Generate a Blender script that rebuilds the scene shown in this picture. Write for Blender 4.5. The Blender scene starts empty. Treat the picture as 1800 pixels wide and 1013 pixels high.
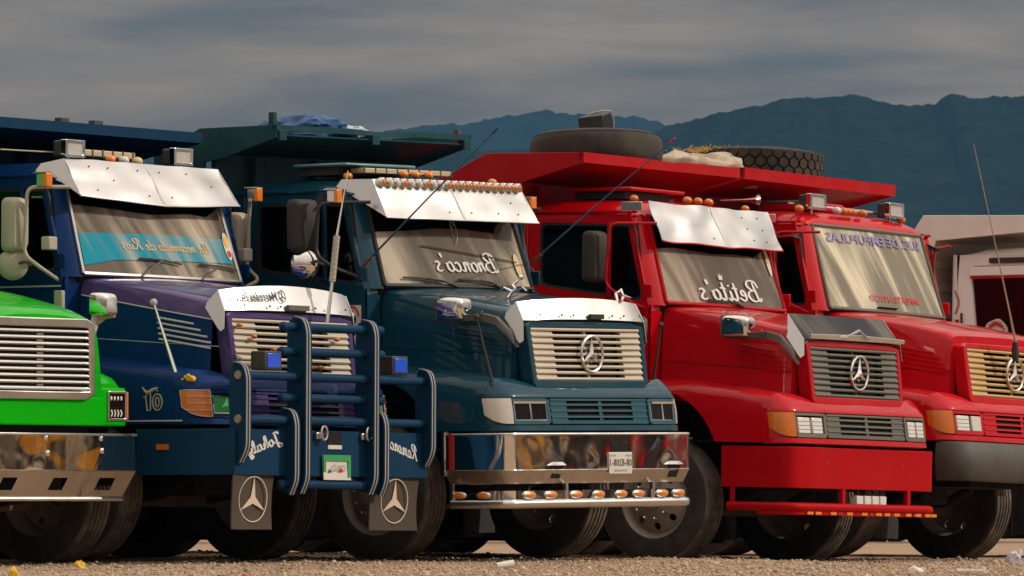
import bpy, bmesh, math, random
import numpy as np
from mathutils import Vector, Matrix, Euler, noise as mnoise
random.seed(7); np.random.seed(7)
SC = bpy.context.scene
COL = SC.collection
RAD = math.radians

# ------------------------------------------------------------------ camera
cam_d = bpy.data.cameras.new('camera'); cam = bpy.data.objects.new('camera', cam_d); COL.objects.link(cam)
cam.location = (0, 0, 0.523); cam.rotation_euler = (RAD(90 + 1.7975), 0, 0)
cam_d.sensor_width = 36.0; cam_d.lens = 12080.3 / 1800 * 36.0
cam_d.clip_start = 1.0; cam_d.clip_end = 40000
cam_d.dof.use_dof = True; cam_d.dof.focus_distance = 53.0; cam_d.dof.aperture_fstop = 22.0
SC.camera = cam
# ------------------------------------------------------------------ light
SUN_AZ, SUN_EL = RAD(4), RAD(33)          # azimuth measured from +X towards +Y
sdir = Vector((math.cos(SUN_AZ) * math.cos(SUN_EL), math.sin(SUN_AZ) * math.cos(SUN_EL), math.sin(SUN_EL)))
sun_d = bpy.data.lights.new('sun', 'SUN'); sun_d.energy = 2.35; sun_d.angle = RAD(0.6); sun_d.color = (1.0, 0.91, 0.80)
sun = bpy.data.objects.new('sun', sun_d); COL.objects.link(sun)
sun.rotation_euler = (-sdir).to_track_quat('-Z', 'Y').to_euler(); sun.location = (20, 0, 40)
world = bpy.data.worlds.new('World'); SC.world = world; world.use_nodes = True
def build_world():
    nt = world.node_tree; N = nt.nodes; L = nt.links; N.clear()
    out = N.new('ShaderNodeOutputWorld'); bg = N.new('ShaderNodeBackground'); L.new(bg.outputs[0], out.inputs[0])
    sky = N.new('ShaderNodeTexSky'); sky.sky_type = 'NISHITA'; sky.sun_disc = False
    sky.sun_elevation = SUN_EL; sky.sun_rotation = RAD(90) - SUN_AZ
    sk = N.new('ShaderNodeVectorMath'); sk.operation = 'SCALE'; sk.inputs['Scale'].default_value = 0.08; L.new(sky.outputs[0], sk.inputs[0])
    tc = N.new('ShaderNodeTexCoord')
    # direction -> (azimuth, elevation) so that cloud layers lie in flat bands towards the horizon
    sep = N.new('ShaderNodeSeparateXYZ'); L.new(tc.outputs['Generated'], sep.inputs[0])
    at = N.new('ShaderNodeMath'); at.operation = 'ARCTAN2'; L.new(sep.outputs[0], at.inputs[0]); L.new(sep.outputs[1], at.inputs[1])
    az = N.new('ShaderNodeMath'); az.operation = 'MULTIPLY'; L.new(at.outputs[0], az.inputs[0]); az.inputs[1].default_value = 15
    el = N.new('ShaderNodeMath'); el.operation = 'ARCSINE'; L.new(sep.outputs[2], el.inputs[0])
    # layers get thicker with height: log-like mapping of elevation
    ab = N.new('ShaderNodeMath'); ab.operation = 'ABSOLUTE'; L.new(el.outputs[0], ab.inputs[0])
    ad = N.new('ShaderNodeMath'); ad.operation = 'ADD'; ad.inputs[1].default_value = 0.03; L.new(ab.outputs[0], ad.inputs[0])
    lg = N.new('ShaderNodeMath'); lg.operation = 'LOGARITHM'; lg.inputs[1].default_value = 2.718; L.new(ad.outputs[0], lg.inputs[0])
    ez = N.new('ShaderNodeMath'); ez.operation = 'MULTIPLY'; ez.inputs[1].default_value = 9.0; L.new(lg.outputs[0], ez.inputs[0])
    cmb = N.new('ShaderNodeCombineXYZ'); L.new(az.outputs[0], cmb.inputs[0]); L.new(ez.outputs[0], cmb.inputs[1])
    n1 = N.new('ShaderNodeTexNoise'); n1.inputs['Scale'].default_value = 1.0; n1.inputs['Detail'].default_value = 7; n1.inputs['Roughness'].default_value = 0.52
    n1.inputs['Distortion'].default_value = 0.25
    mp = N.new('ShaderNodeMapping'); mp.inputs['Location'].default_value = (3.1, 0.6, 0); L.new(cmb.outputs[0], mp.inputs[0]); L.new(mp.outputs[0], n1.inputs['Vector'])
    rp = N.new('ShaderNodeValToRGB'); L.new(n1.outputs[0], rp.inputs[0])
    e = rp.color_ramp.elements
    e[0].position = 0.38; e[0].color = (0.047, 0.033, 0.020, 1)
    e[1].position = 0.64; e[1].color = (0.134, 0.084, 0.042, 1)
    mx = N.new('ShaderNodeMix'); mx.data_type = 'RGBA'; mx.inputs[0].default_value = 0.86
    L.new(sk.outputs[0], mx.inputs[6])
    # cloud is stacked and dark towards the horizon, thinner, broken and brighter overhead
    sc_ = N.new('ShaderNodeMath'); sc_.operation = 'MAXIMUM'; sc_.inputs[1].default_value = 0.0; L.new(sep.outputs[2], sc_.inputs[0])
    ma = N.new('ShaderNodeMath'); ma.operation = 'MULTIPLY_ADD'; ma.inputs[1].default_value = 27.0; ma.inputs[2].default_value = 1.0; L.new(sc_.outputs[0], ma.inputs[0])
    vs = N.new('ShaderNodeVectorMath'); vs.operation = 'SCALE'; 
    # cloud colour is warm low down to offset blue haze, more neutral higher up
    hk = N.new('ShaderNodeMath'); hk.operation = 'MULTIPLY'; hk.use_clamp = True; hk.inputs[1].default_value = 4.0; L.new(sc_.outputs[0], hk.inputs[0])
    tn = N.new('ShaderNodeMix'); tn.data_type = 'RGBA'; L.new(hk.outputs[0], tn.inputs[0]); tn.inputs[6].default_value = (1, 1, 1, 1); tn.inputs[7].default_value = (0.84, 1.12, 1.75, 1)
    tm = N.new('ShaderNodeVectorMath'); tm.operation = 'MULTIPLY'; L.new(rp.outputs[0], tm.inputs[0]); L.new(tn.outputs[2], tm.inputs[1]); L.new(tm.outputs[0], vs.inputs[0]); L.new(ma.outputs[0], vs.inputs['Scale']); L.new(vs.outputs[0], mx.inputs[7])
    cf = N.new('ShaderNodeMath'); cf.operation = 'MULTIPLY_ADD'; cf.inputs[1].default_value = -0.35; cf.inputs[2].default_value = 0.95; L.new(sc_.outputs[0], cf.inputs[0]); L.new(cf.outputs[0], mx.inputs[0])
    L.new(mx.outputs[2], bg.inputs['Color']); bg.inputs['Strength'].default_value = 1.0
build_world()
SC.view_settings.view_transform = 'Standard'; SC.view_settings.look = 'None'; SC.view_settings.exposure = 0.0; SC.view_settings.gamma = 1.0
SC.view_settings.use_curve_mapping = False

# ------------------------------------------------------------------ materials
M = {}
def new_mat(name):
    m = bpy.data.materials.new(name); m.use_nodes = True; M[name] = m
    return m, m.node_tree.nodes, m.node_tree.links, m.node_tree.nodes['Principled BSDF']
def pm(name, col, rough=.5, metal=0., coat=0., var=.12, vscale=6., dust=0., dcol=(.26, .20, .14), bump=0., bscale=60., dscale=2.2, spec=.4, chips=0.):
    m, N, L, b = new_mat(name)
    b.inputs['Roughness'].default_value = rough; b.inputs['Metallic'].default_value = metal
    b.inputs['Coat Weight'].default_value = coat; b.inputs['Coat Roughness'].default_value = .04
    b.inputs['Specular IOR Level'].default_value = spec
    tc = N.new('ShaderNodeTexCoord')
    n = N.new('ShaderNodeTexNoise'); n.inputs['Scale'].default_value = vscale; n.inputs['Detail'].default_value = 7; n.inputs['Roughness'].default_value = .6
    L.new(tc.outputs['Object'], n.inputs['Vector'])
    mx = N.new('ShaderNodeMix'); mx.data_type = 'RGBA'; L.new(n.outputs[0], mx.inputs[0])
    mx.inputs[6].default_value = (*[c * (1 - var) for c in col], 1); mx.inputs[7].default_value = (*[min(1, c * (1 + var)) for c in col], 1)
    last = mx.outputs[2]
    if dust > 0:
        d = N.new('ShaderNodeTexNoise'); d.inputs['Scale'].default_value = dscale; d.inputs['Detail'].default_value = 9; d.inputs['Roughness'].default_value = .68
        L.new(tc.outputs['Object'], d.inputs['Vector'])
        r = N.new('ShaderNodeMapRange'); r.inputs[1].default_value = .42; r.inputs[2].default_value = .78; r.inputs[3].default_value = dust * .15; r.inputs[4].default_value = dust
        L.new(d.outputs[0], r.inputs[0])
        m2 = N.new('ShaderNodeMix'); m2.data_type = 'RGBA'; L.new(r.outputs[0], m2.inputs[0]); L.new(last, m2.inputs[6]); m2.inputs[7].default_value = (*dcol, 1)
        last = m2.outputs[2]
        rr = N.new('ShaderNodeMapRange'); rr.inputs[1].default_value = 0; rr.inputs[2].default_value = 1; rr.inputs[3].default_value = rough; rr.inputs[4].default_value = min(1, rough + .5)
        L.new(r.outputs[0], rr.inputs[0]); L.new(rr.outputs[0], b.inputs['Roughness'])
    if chips > 0:                              # small stone chips and specks
        c1 = N.new('ShaderNodeTexNoise'); c1.inputs['Scale'].default_value = 46; c1.inputs['Detail'].default_value = 3; c1.inputs['Roughness'].default_value = .7; L.new(tc.outputs['Object'], c1.inputs['Vector'])
        c2 = N.new('ShaderNodeMapRange'); c2.inputs[1].default_value = .66; c2.inputs[2].default_value = .74; c2.inputs[3].default_value = 0; c2.inputs[4].default_value = chips; L.new(c1.outputs[0], c2.inputs[0])
        c3 = N.new('ShaderNodeMix'); c3.data_type = 'RGBA'; L.new(c2.outputs[0], c3.inputs[0]); L.new(last, c3.inputs[6]); c3.inputs[7].default_value = (.20, .16, .13, 1); last = c3.outputs[2]
    L.new(last, b.inputs['Base Color'])
    if bump > 0:
        n2 = N.new('ShaderNodeTexNoise'); n2.inputs['Scale'].default_value = bscale; n2.inputs['Detail'].default_value = 0.6 if (metal > .5 or coat > 0) else 4
        L.new(tc.outputs['Object'], n2.inputs['Vector'])
        bp = N.new('ShaderNodeBump'); bp.inputs['Strength'].default_value = bump; bp.inputs['Distance'].default_value = .02
        L.new(n2.outputs[0], bp.inputs['Height']); L.new(bp.outputs[0], b.inputs['Normal'])
    return m
def paint(name, col, dust=.035, rough=.34, coat=.60):
    return pm(name, col, rough=rough, coat=coat, var=.14, vscale=5, dust=dust, bump=.10, bscale=3.2, spec=.05, dscale=3.4, chips=.30)
paint('teal_paint', (.002, .042, .070), dust=.03); paint('teal_trim_paint', (.020, .085, .115), dust=.06); paint('red_paint', (.46, .0003, .005), dust=.015); paint('bright_red_paint', (.50, .0008, .007), dust=.04)
paint('red_matte_paint', (.40, .0003, .004), dust=.03, coat=.10, rough=.5); paint('green_matte_paint', (.0005, .40, .002), dust=.01, coat=.12, rough=.5); paint('navy_paint', (.001, .024, .105), coat=.12, rough=.45, dust=.015); paint('purple_paint', (.060, .038, .150), dust=.08); paint('green_paint', (.0005, .38, .002), dust=.02, coat=.5)
paint('white_paint', (.88, .86, .83), dust=.05); paint('white_bed_paint', (.82, .77, .70), dust=.10)
paint('red_bed_paint', (.42, .003, .008), dust=.12, rough=.5, coat=.12); paint('teal_bed_paint', (.008, .055, .068), dust=.14, rough=.5, coat=.12); paint('navy_bed_paint', (.006, .038, .088), dust=.015, rough=.5, coat=.08); paint('grey_bed_paint', (.03, .03, .032), dust=.2, rough=.5); paint('ochre_paint', (.60, .27, .02), dust=.1)
pm('cream_plastic', (.50, .44, .34), rough=.5, dust=.2); pm('grey_plastic', (.10, .098, .082), rough=.55, dust=.35); pm('ochre_plastic', (.52, .33, .12), rough=.5, dust=.2)
pm('chrome', (.88, .86, .83), rough=.06, metal=1, var=.05, bump=.75, bscale=3.4, dust=.06)
pm('dull_chrome', (.72, .70, .66), rough=.24, metal=1, dust=.25)
pm('lip_chrome', (.55, .52, .48), rough=.16, metal=1, dust=.45, bump=.35, bscale=9)
pm('sheet_metal', (.66, .65, .64), rough=.27, metal=.9, var=.05, bump=.60, bscale=2.2, dust=.10, dscale=4)
pm('brushed_steel', (.66, .64, .61), rough=.26, metal=.92, var=.05, bump=.35, bscale=3, dust=.08)
pm('black_rubber', (.012, .012, .012), rough=.6, dust=.10); pm('tyre_rubber', (.020, .018, .016), rough=.78, dust=.55, dcol=(.12, .095, .07), bump=.2, bscale=40, dscale=5)
pm('tread_rubber', (.035, .030, .025), rough=.85, dust=.95, dcol=(.24, .19, .14), bump=.3, bscale=50, dscale=6)
pm('black_plastic', (.018, .018, .018), rough=.45, dust=.2); pm('dark_plastic', (.035, .034, .033), rough=.55, dust=.3)
pm('void_black', (.003, .003, .003), rough=.9); pm('chassis_black', (.010, .0095, .009), rough=.85, dust=.3, dcol=(.05, .04, .03)); pm('rusty_iron', (.07, .045, .03), rough=.85, dust=.5)
pm('rim_steel', (.34, .29, .24), rough=.5, metal=.4, dust=.6, dcol=(.28, .21, .15)); pm('amber_lens', (.75, .20, .01), rough=.2, coat=.6, var=.2, vscale=40)
pm('dark_amber_lens', (.58, .15, .012), rough=.25, coat=.6, var=.25, vscale=30); pm('clear_lens', (.50, .47, .42), rough=.15, coat=.6, var=.35, vscale=60)
pm('white_lens', (.70, .68, .64), rough=.2, coat=.6, var=.2, vscale=50); pm('dark_lens', (.006, .006, .007), rough=.03, var=.8, vscale=25, spec=.12); pm('blue_lens', (.02, .10, .75), rough=.2, coat=.7, var=.5, vscale=50)
pm('frosted_lens', (.58, .55, .48), rough=.35, coat=.4, var=.12, vscale=30)
pm('white_vinyl', (.66, .65, .63), rough=.7, dust=.15); pm('gold_vinyl', (.62, .45, .22), rough=.5); pm('black_vinyl', (.02, .02, .02), rough=.5); pm('violet_vinyl', (.20, .17, .38), rough=.5)
pm('cyan_vinyl', (.006, .24, .33), rough=.5, var=.1, dust=.45, dcol=(.42, .40, .34), dscale=5); pm('grey_vinyl', (.35, .34, .34), rough=.6); pm('red_vinyl', (.55, .02, .02), rough=.5); pm('yellow_vinyl', (.75, .45, .03), rough=.5)
pm('green_vinyl', (.03, .30, .08), rough=.5); pm('dark_blue_vinyl', (.03, .05, .15), rough=.5)
pm('mudflap_rubber', (.060, .046, .035), rough=.9, dust=.5, dcol=(.10, .075, .055), bump=.2, bscale=90); pm('flap_print', (.62, .50, .38), rough=.8)
pm('cab_interior', (.018, .017, .016), rough=.8); pm('seat_fabric', (.05, .045, .04), rough=.9); pm('dash_fabric', (.06, .055, .05), rough=.9); pm('band_black', (.002, .002, .0025), rough=1., spec=0.)
pm('tarp_blue', (.03, .10, .26), rough=.5, var=.35, vscale=14, bump=.5, bscale=16); pm('tarp_white', (.45, .47, .50), rough=.6, var=.25, vscale=10); pm('canvas', (.50, .40, .30), rough=.9, var=.25, vscale=18, bump=.5, bscale=25)
pm('straw', (.55, .33, .06), rough=.9, var=.3, vscale=60); pm('litter_white', (.70, .66, .60), rough=.7); pm('litter_pale', (.55, .53, .60), rough=.6); pm('litter_yellow', (.70, .42, .03), rough=.6); pm('litter_red', (.55, .01, .02), rough=.6)
pm('stripe_cream', (.40, .35, .28), rough=.6, dust=.3); pm('pin_stripe', (.45, .45, .46), rough=.5); pm('plate_white', (.62, .58, .52), rough=.5)
pm('mirror_back', (.020, .019, .018), rough=.7, dust=.12); pm('cream_paint', (.42, .38, .31), rough=.45, dust=.25); pm('solar_top', (.10, .22, .26), rough=.4)
pm('copper_tip', (.16, .07, .05), rough=.5); pm('rod_blue', (.02, .07, .13), rough=.5); pm('reflector_red', (.45, .01, .02), rough=.3); pm('light_bar_cream', (.50, .40, .26), rough=.4)

def glass_mat(name, tint=(.55, .6, .6), dustcol=(.50, .42, .30), dmin=.0, dmax=.75, sx=1.5, sz=.30, shear=.45, seed=0., film=None):
    m, N, L, b = new_mat(name); N.remove(b)
    out = [n for n in N if n.type == 'OUTPUT_MATERIAL'][0]
    tr = N.new('ShaderNodeBsdfTransparent'); tr.inputs[0].default_value = (*tint, 1)
    gl = N.new('ShaderNodeBsdfGlossy'); gl.inputs['Roughness'].default_value = .03; gl.inputs[0].default_value = (.9, .9, .9, 1)
    lw = N.new('ShaderNodeFresnel'); lw.inputs[0].default_value = 1.5
    mx = N.new('ShaderNodeMixShader'); L.new(lw.outputs[0], mx.inputs[0]); L.new(tr.outputs[0], mx.inputs[1]); L.new(gl.outputs[0], mx.inputs[2])
    last = mx.outputs[0]
    if film:                                   # opaque sun strip under the same smears
        fd = N.new('ShaderNodeBsdfDiffuse'); fd.inputs[0].default_value = (*film, 1); last = fd.outputs[0]
    if dmax > 0:
        tc = N.new('ShaderNodeTexCoord'); sp = N.new('ShaderNodeSeparateXYZ'); L.new(tc.outputs['Object'], sp.inputs[0])
        # smears run down the glass, fanned a little sideways
        sh = N.new('ShaderNodeMath'); sh.operation = 'MULTIPLY'; sh.inputs[1].default_value = shear; L.new(sp.outputs[2], sh.inputs[0])
        ya = N.new('ShaderNodeMath'); ya.operation = 'ADD'; L.new(sp.outputs[1], ya.inputs[0]); L.new(sh.outputs[0], ya.inputs[1])
        cb = N.new('ShaderNodeCombineXYZ'); L.new(ya.outputs[0], cb.inputs[0]); L.new(sp.outputs[2], cb.inputs[1]); cb.inputs[2].default_value = seed
        mp = N.new('ShaderNodeMapping'); mp.inputs['Scale'].default_value = (sx, sz, 1); L.new(cb.outputs[0], mp.inputs[0])
        n = N.new('ShaderNodeTexNoise'); n.inputs['Scale'].default_value = 1.6; n.inputs['Detail'].default_value = 4; n.inputs['Roughness'].default_value = .55; n.inputs['Distortion'].default_value = .4
        L.new(mp.outputs[0], n.inputs['Vector'])
        r = N.new('ShaderNodeMapRange'); r.inputs[1].default_value = .43; r.inputs[2].default_value = .68; r.inputs[3].default_value = dmin; r.inputs[4].default_value = dmax; r.interpolation_type = 'SMOOTHSTEP'
        L.new(n.outputs[0], r.inputs[0])
        df = N.new('ShaderNodeBsdfDiffuse'); cm = N.new('ShaderNodeMix'); cm.data_type = 'RGBA'   # thin grey film, thicker beige smears
        rc = N.new('ShaderNodeMapRange'); rc.inputs[1].default_value = .46; rc.inputs[2].default_value = .64; L.new(n.outputs[0], rc.inputs[0]); L.new(rc.outputs[0], cm.inputs[0])
        cm.inputs[6].default_value = (*[c * .50 for c in dustcol], 1); cm.inputs[7].default_value = (*[min(.9, c * 1.1) for c in dustcol], 1); L.new(cm.outputs[2], df.inputs[0])
        m2 = N.new('ShaderNodeMixShader'); L.new(r.outputs[0], m2.inputs[0]); L.new(last, m2.inputs[1]); L.new(df.outputs[0], m2.inputs[2])
        last = m2.outputs[0]
    L.new(last, out.inputs[0])
    return m
glass_mat('windshield_glass', dmin=.40, dmax=.80, seed=1., dustcol=(.56, .48, .37)); glass_mat('windshield_glass_grey', dmin=.38, dmax=.78, seed=4.7, dustcol=(.54, .46, .35)); glass_mat('windshield_glass_dust_reflect', dmin=.62, dmax=.96, seed=9.3, dustcol=(.64, .60, .45), sx=2.4)  # last glass: smear colour holds dust plus painted-in hazy reflections
glass_mat('windshield_glass_blue', dmin=.38, dmax=.85, seed=14.2, shear=.55, dustcol=(.60, .50, .38))
glass_mat('cyan_film', dmin=.06, dmax=.80, seed=14.2, shear=.55, dustcol=(.60, .50, .38), film=(.004, .27, .37))
glass_mat('side_glass', dmin=.0, dmax=.0, tint=(.22, .24, .24)); glass_mat('smoke_plastic', dmin=.0, dmax=.25, tint=(.16, .15, .14), seed=3., dustcol=(.4, .36, .3))
# ------------------------------------------------------------------ mesh helpers
class MB:
    def __init__(s): s.v = []; s.f = []
    def add(s, vs, fs):
        o = len(s.v); s.v += [tuple(map(float, p)) for p in vs]; s.f += [tuple(o + i for i in f) for f in fs]; return s
    def box(s, x0, x1, y0, y1, z0, z1):
        return s.add([(x0, y0, z0), (x1, y0, z0), (x1, y1, z0), (x0, y1, z0), (x0, y0, z1), (x1, y0, z1), (x1, y1, z1), (x0, y1, z1)],
                     [(0, 3, 2, 1), (4, 5, 6, 7), (0, 1, 5, 4), (1, 2, 6, 5), (2, 3, 7, 6), (3, 0, 4, 7)])
    def hexa(s, p):   # 8 points, bottom loop then top loop
        return s.add(p, [(0, 3, 2, 1), (4, 5, 6, 7), (0, 1, 5, 4), (1, 2, 6, 5), (2, 3, 7, 6), (3, 0, 4, 7)])
    def prism(s, poly, ax, a0, a1):
        n = len(poly)
        def P(q, a): return {0: (a, q[0], q[1]), 1: (q[0], a, q[1]), 2: (q[0], q[1], a)}[ax]
        vs = [P(q, a0) for q in poly] + [P(q, a1) for q in poly]
        return s.add(vs, [tuple(range(n)), tuple(range(2 * n - 1, n - 1, -1))] + [(i, (i + 1) % n, n + (i + 1) % n, n + i) for i in range(n)])
    def loft(s, secs, closed=False, cap0=False, cap1=False):
        n = len(secs[0]); vs = [p for q in secs for p in q]; fs = []
        m = n if closed else n - 1
        for i in range(len(secs) - 1):
            for j in range(m):
                k = (j + 1) % n; fs.append((i * n + j, i * n + k, (i + 1) * n + k, (i + 1) * n + j))
        if cap0: fs.append(tuple(range(n)))
        if cap1: fs.append(tuple(range((len(secs) - 1) * n + n - 1, (len(secs) - 1) * n - 1, -1)))
        return s.add(vs, fs)
    def tube(s, path, r, seg=8, caps=True):
        P = [Vector(p) for p in path]; rs = r if isinstance(r, (list, tuple)) else [r] * len(P)
        secs = []; up = None
        for i, p in enumerate(P):
            d = (P[min(i + 1, len(P) - 1)] - P[max(i - 1, 0)]).normalized()
            if up is None: up = d.orthogonal().normalized()
            up = (up - d * up.dot(d)).normalized(); b = d.cross(up)
            secs.append([tuple(p + rs[i] * (math.cos(a) * up + math.sin(a) * b)) for a in [2 * math.pi * k / seg for k in range(seg)]])
        return s.loft(secs, closed=True, cap0=caps, cap1=caps)
    def lathe(s, prof, n=32, c=(0, 0, 0), ax=1, closed=False):
        secs = []
        for k in range(n + 1):
            a = 2 * math.pi * k / n; row = []
            for r, h in prof:
                q = [r * math.cos(a), r * math.sin(a)]
                row.append({1: (c[0] + q[0], c[1] + h, c[2] + q[1]), 2: (c[0] + q[0], c[1] + q[1], c[2] + h), 0: (c[0] + h, c[1] + q[0], c[2] + q[1])}[ax])
            secs.append(row)
        nn = len(prof); vs = [p for q in secs[:-1] for p in q]; fs = []
        for k in range(n):
            for j in range(nn - 1 if not closed else nn):
                j2 = (j + 1) % nn; k2 = (k + 1) % n; fs.append((k * nn + j, k * nn + j2, k2 * nn + j2, k2 * nn + j))
        return s.add(vs, fs)
    def sphere(s, c, r, n=10, m=6, sc=(1, 1, 1)):
        secs = []
        for i in range(m + 1):
            t = math.pi * i / m
            secs.append([(c[0] + sc[0] * r * math.sin(t) * math.cos(2 * math.pi * k / n), c[1] + sc[1] * r * math.sin(t) * math.sin(2 * math.pi * k / n), c[2] + sc[2] * r * math.cos(t)) for k in range(n)])
        return s.loft(secs, closed=True)
    def shell(s, grid, th, nrm):   # sheet with thickness: grid rows of points, offset along nrm by th
        n = Vector(nrm) * th
        g2 = [[tuple(Vector(p) + n) for p in row] for row in grid]
        s.loft(grid); s.loft(g2)
        R, Cn = len(grid), len(grid[0])
        rim = [grid[0][j] for j in range(Cn)] + [grid[i][-1] for i in range(1, R)] + [grid[-1][j] for j in range(Cn - 2, -1, -1)] + [grid[i][0] for i in range(R - 2, 0, -1)]
        rim2 = [tuple(Vector(p) + n) for p in rim]
        return s.loft([rim, rim2], closed=True)
    def build(s, name, mat, parent=None, smooth=35, bevel=0., seg=2, loc=None):
        me = bpy.data.meshes.new(name); me.from_pydata(s.v, [], s.f); me.update()
        bm = bmesh.new(); bm.from_mesh(me); bmesh.ops.remove_doubles(bm, verts=bm.verts, dist=1e-5); bmesh.ops.recalc_face_normals(bm, faces=bm.faces); bm.to_mesh(me); bm.free()
        return link(name, me, mat, parent, smooth, bevel, seg, loc)
def link(name, me, mat, parent=None, smooth=35, bevel=0., seg=2, loc=None):
    if smooth is not None and smooth > 0:
        me.polygons.foreach_set('use_smooth', [True] * len(me.polygons)); me.set_sharp_from_angle(angle=RAD(smooth))
    if mat and not me.materials: me.materials.append(M[mat] if isinstance(mat, str) else mat)
    o = bpy.data.objects.new(name, me); COL.objects.link(o)
    if parent: o.parent = parent
    if loc: o.location = loc
    if bevel > 0:
        b = o.modifiers.new('bevel', 'BEVEL'); b.width = bevel; b.segments = seg; b.limit_method = 'ANGLE'; b.angle_limit = RAD(40)
    return o
def tag(o, label, cat, group=None, kind=None):
    if label: o['label'] = label
    if cat: o['category'] = cat
    if group: o['group'] = group
    if kind: o['kind'] = kind
    return o
def empty(name, loc=(0, 0, 0), rot=(0, 0, 0)):
    o = bpy.data.objects.new(name, None); COL.objects.link(o); o.location = loc; o.rotation_euler = rot; o.empty_display_size = .2
    return o
def share(name, src, parent, loc=None):       # another object with the same mesh data
    o = bpy.data.objects.new(name, src.data); COL.objects.link(o); o.parent = parent
    for m in src.modifiers:
        if m.type == 'BEVEL':
            b = o.modifiers.new('bevel', 'BEVEL'); b.width = m.width; b.segments = m.segments; b.limit_method = 'ANGLE'; b.angle_limit = m.angle_limit
    if loc is not None: o.location = loc
    return o
def interp(x, xs, ys): return float(np.interp(x, xs, ys))
def rounded(poly, r, k=5):                    # round the corners of a 2D polygon
    out = []; n = len(poly)
    for i in range(n):
        p = Vector(poly[i]); a = Vector(poly[i - 1]) - p; b = Vector(poly[(i + 1) % n]) - p
        rr = min(r, a.length * .45, b.length * .45); a = p + a.normalized() * rr; b = p + b.normalized() * rr
        for t in range(k + 1):
            t /= k; out.append(tuple((1 - t) ** 2 * a + 2 * t * (1 - t) * p + t * t * b))
    return out
def ray_poly(c, a, poly):
    d = (math.cos(a), math.sin(a)); best = None
    for i in range(len(poly)):
        p, q = poly[i], poly[(i + 1) % len(poly)]
        ex, ey = q[0] - p[0], q[1] - p[1]; det = d[0] * -ey + ex * d[1]
        if abs(det) < 1e-12: continue
        wx, wy = p[0] - c[0], p[1] - c[1]
        t = (wx * -ey + ex * wy) / det; u = (d[0] * wy - d[1] * wx) / det
        if t > 0 and -1e-9 <= u <= 1 + 1e-9 and (best is None or t > best): best = t
    return (c[0] + d[0] * best, c[1] + d[1] * best)
def ring_panel(outer, inner, fn, fn2, n=72):  # plate with a hole; fn / fn2 map 2D to the two 3D faces
    c = (sum(p[0] for p in inner) / len(inner), sum(p[1] for p in inner) / len(inner))
    angs = [2 * math.pi * k / n for k in range(n)]
    for p in list(outer) + ([] if len(inner) > 12 else list(inner)):   # keep corners exact
        a = math.atan2(p[1] - c[1], p[0] - c[0]) % (2 * math.pi)
        k = min(range(n), key=lambda i: min(abs(angs[i] - a), 2 * math.pi - abs(angs[i] - a))); angs[k] = a
    O = [ray_poly(c, a, outer) for a in angs]; I = [ray_poly(c, a, inner) for a in angs]
    mb = MB(); mb.loft([[fn(p) for p in O], [fn(p) for p in I], [fn2(p) for p in I], [fn2(p) for p in O], [fn(p) for p in O]], closed=True)
    return mb
def catmull(pts, k=6):
    P = [Vector(p) for p in pts]
    if len(P) < 3: return [tuple(P[0].lerp(P[-1], t / k)) for t in range(k + 1)]
    P = [2 * P[0] - P[1]] + P + [2 * P[-1] - P[-2]]; out = []
    for i in range(1, len(P) - 2):
        for t in range(k):
            t /= k; p0, p1, p2, p3 = P[i - 1:i + 3]
            out.append(tuple(.5 * ((2 * p1) + (p2 - p0) * t + (2 * p0 - 5 * p1 + 4 * p2 - p3) * t * t + (3 * p1 - p0 - 3 * p2 + p3) * t ** 3)))
    out.append(tuple(P[-2])); return out
def arc_path(pts, r=.05, k=4):                # 3D polyline with rounded bends
    P = [Vector(p) for p in pts]; out = [tuple(P[0])]
    for i in range(1, len(P) - 1):
        a = P[i - 1] - P[i]; b = P[i + 1] - P[i]; rr = min(r, a.length * .45, b.length * .45)
        A = P[i] + a.normalized() * rr; B = P[i] + b.normalized() * rr
        for t in range(k + 1):
            t /= k; out.append(tuple((1 - t) ** 2 * A + 2 * t * (1 - t) * P[i] + t * t * B))
    out.append(tuple(P[-1])); return out

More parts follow.
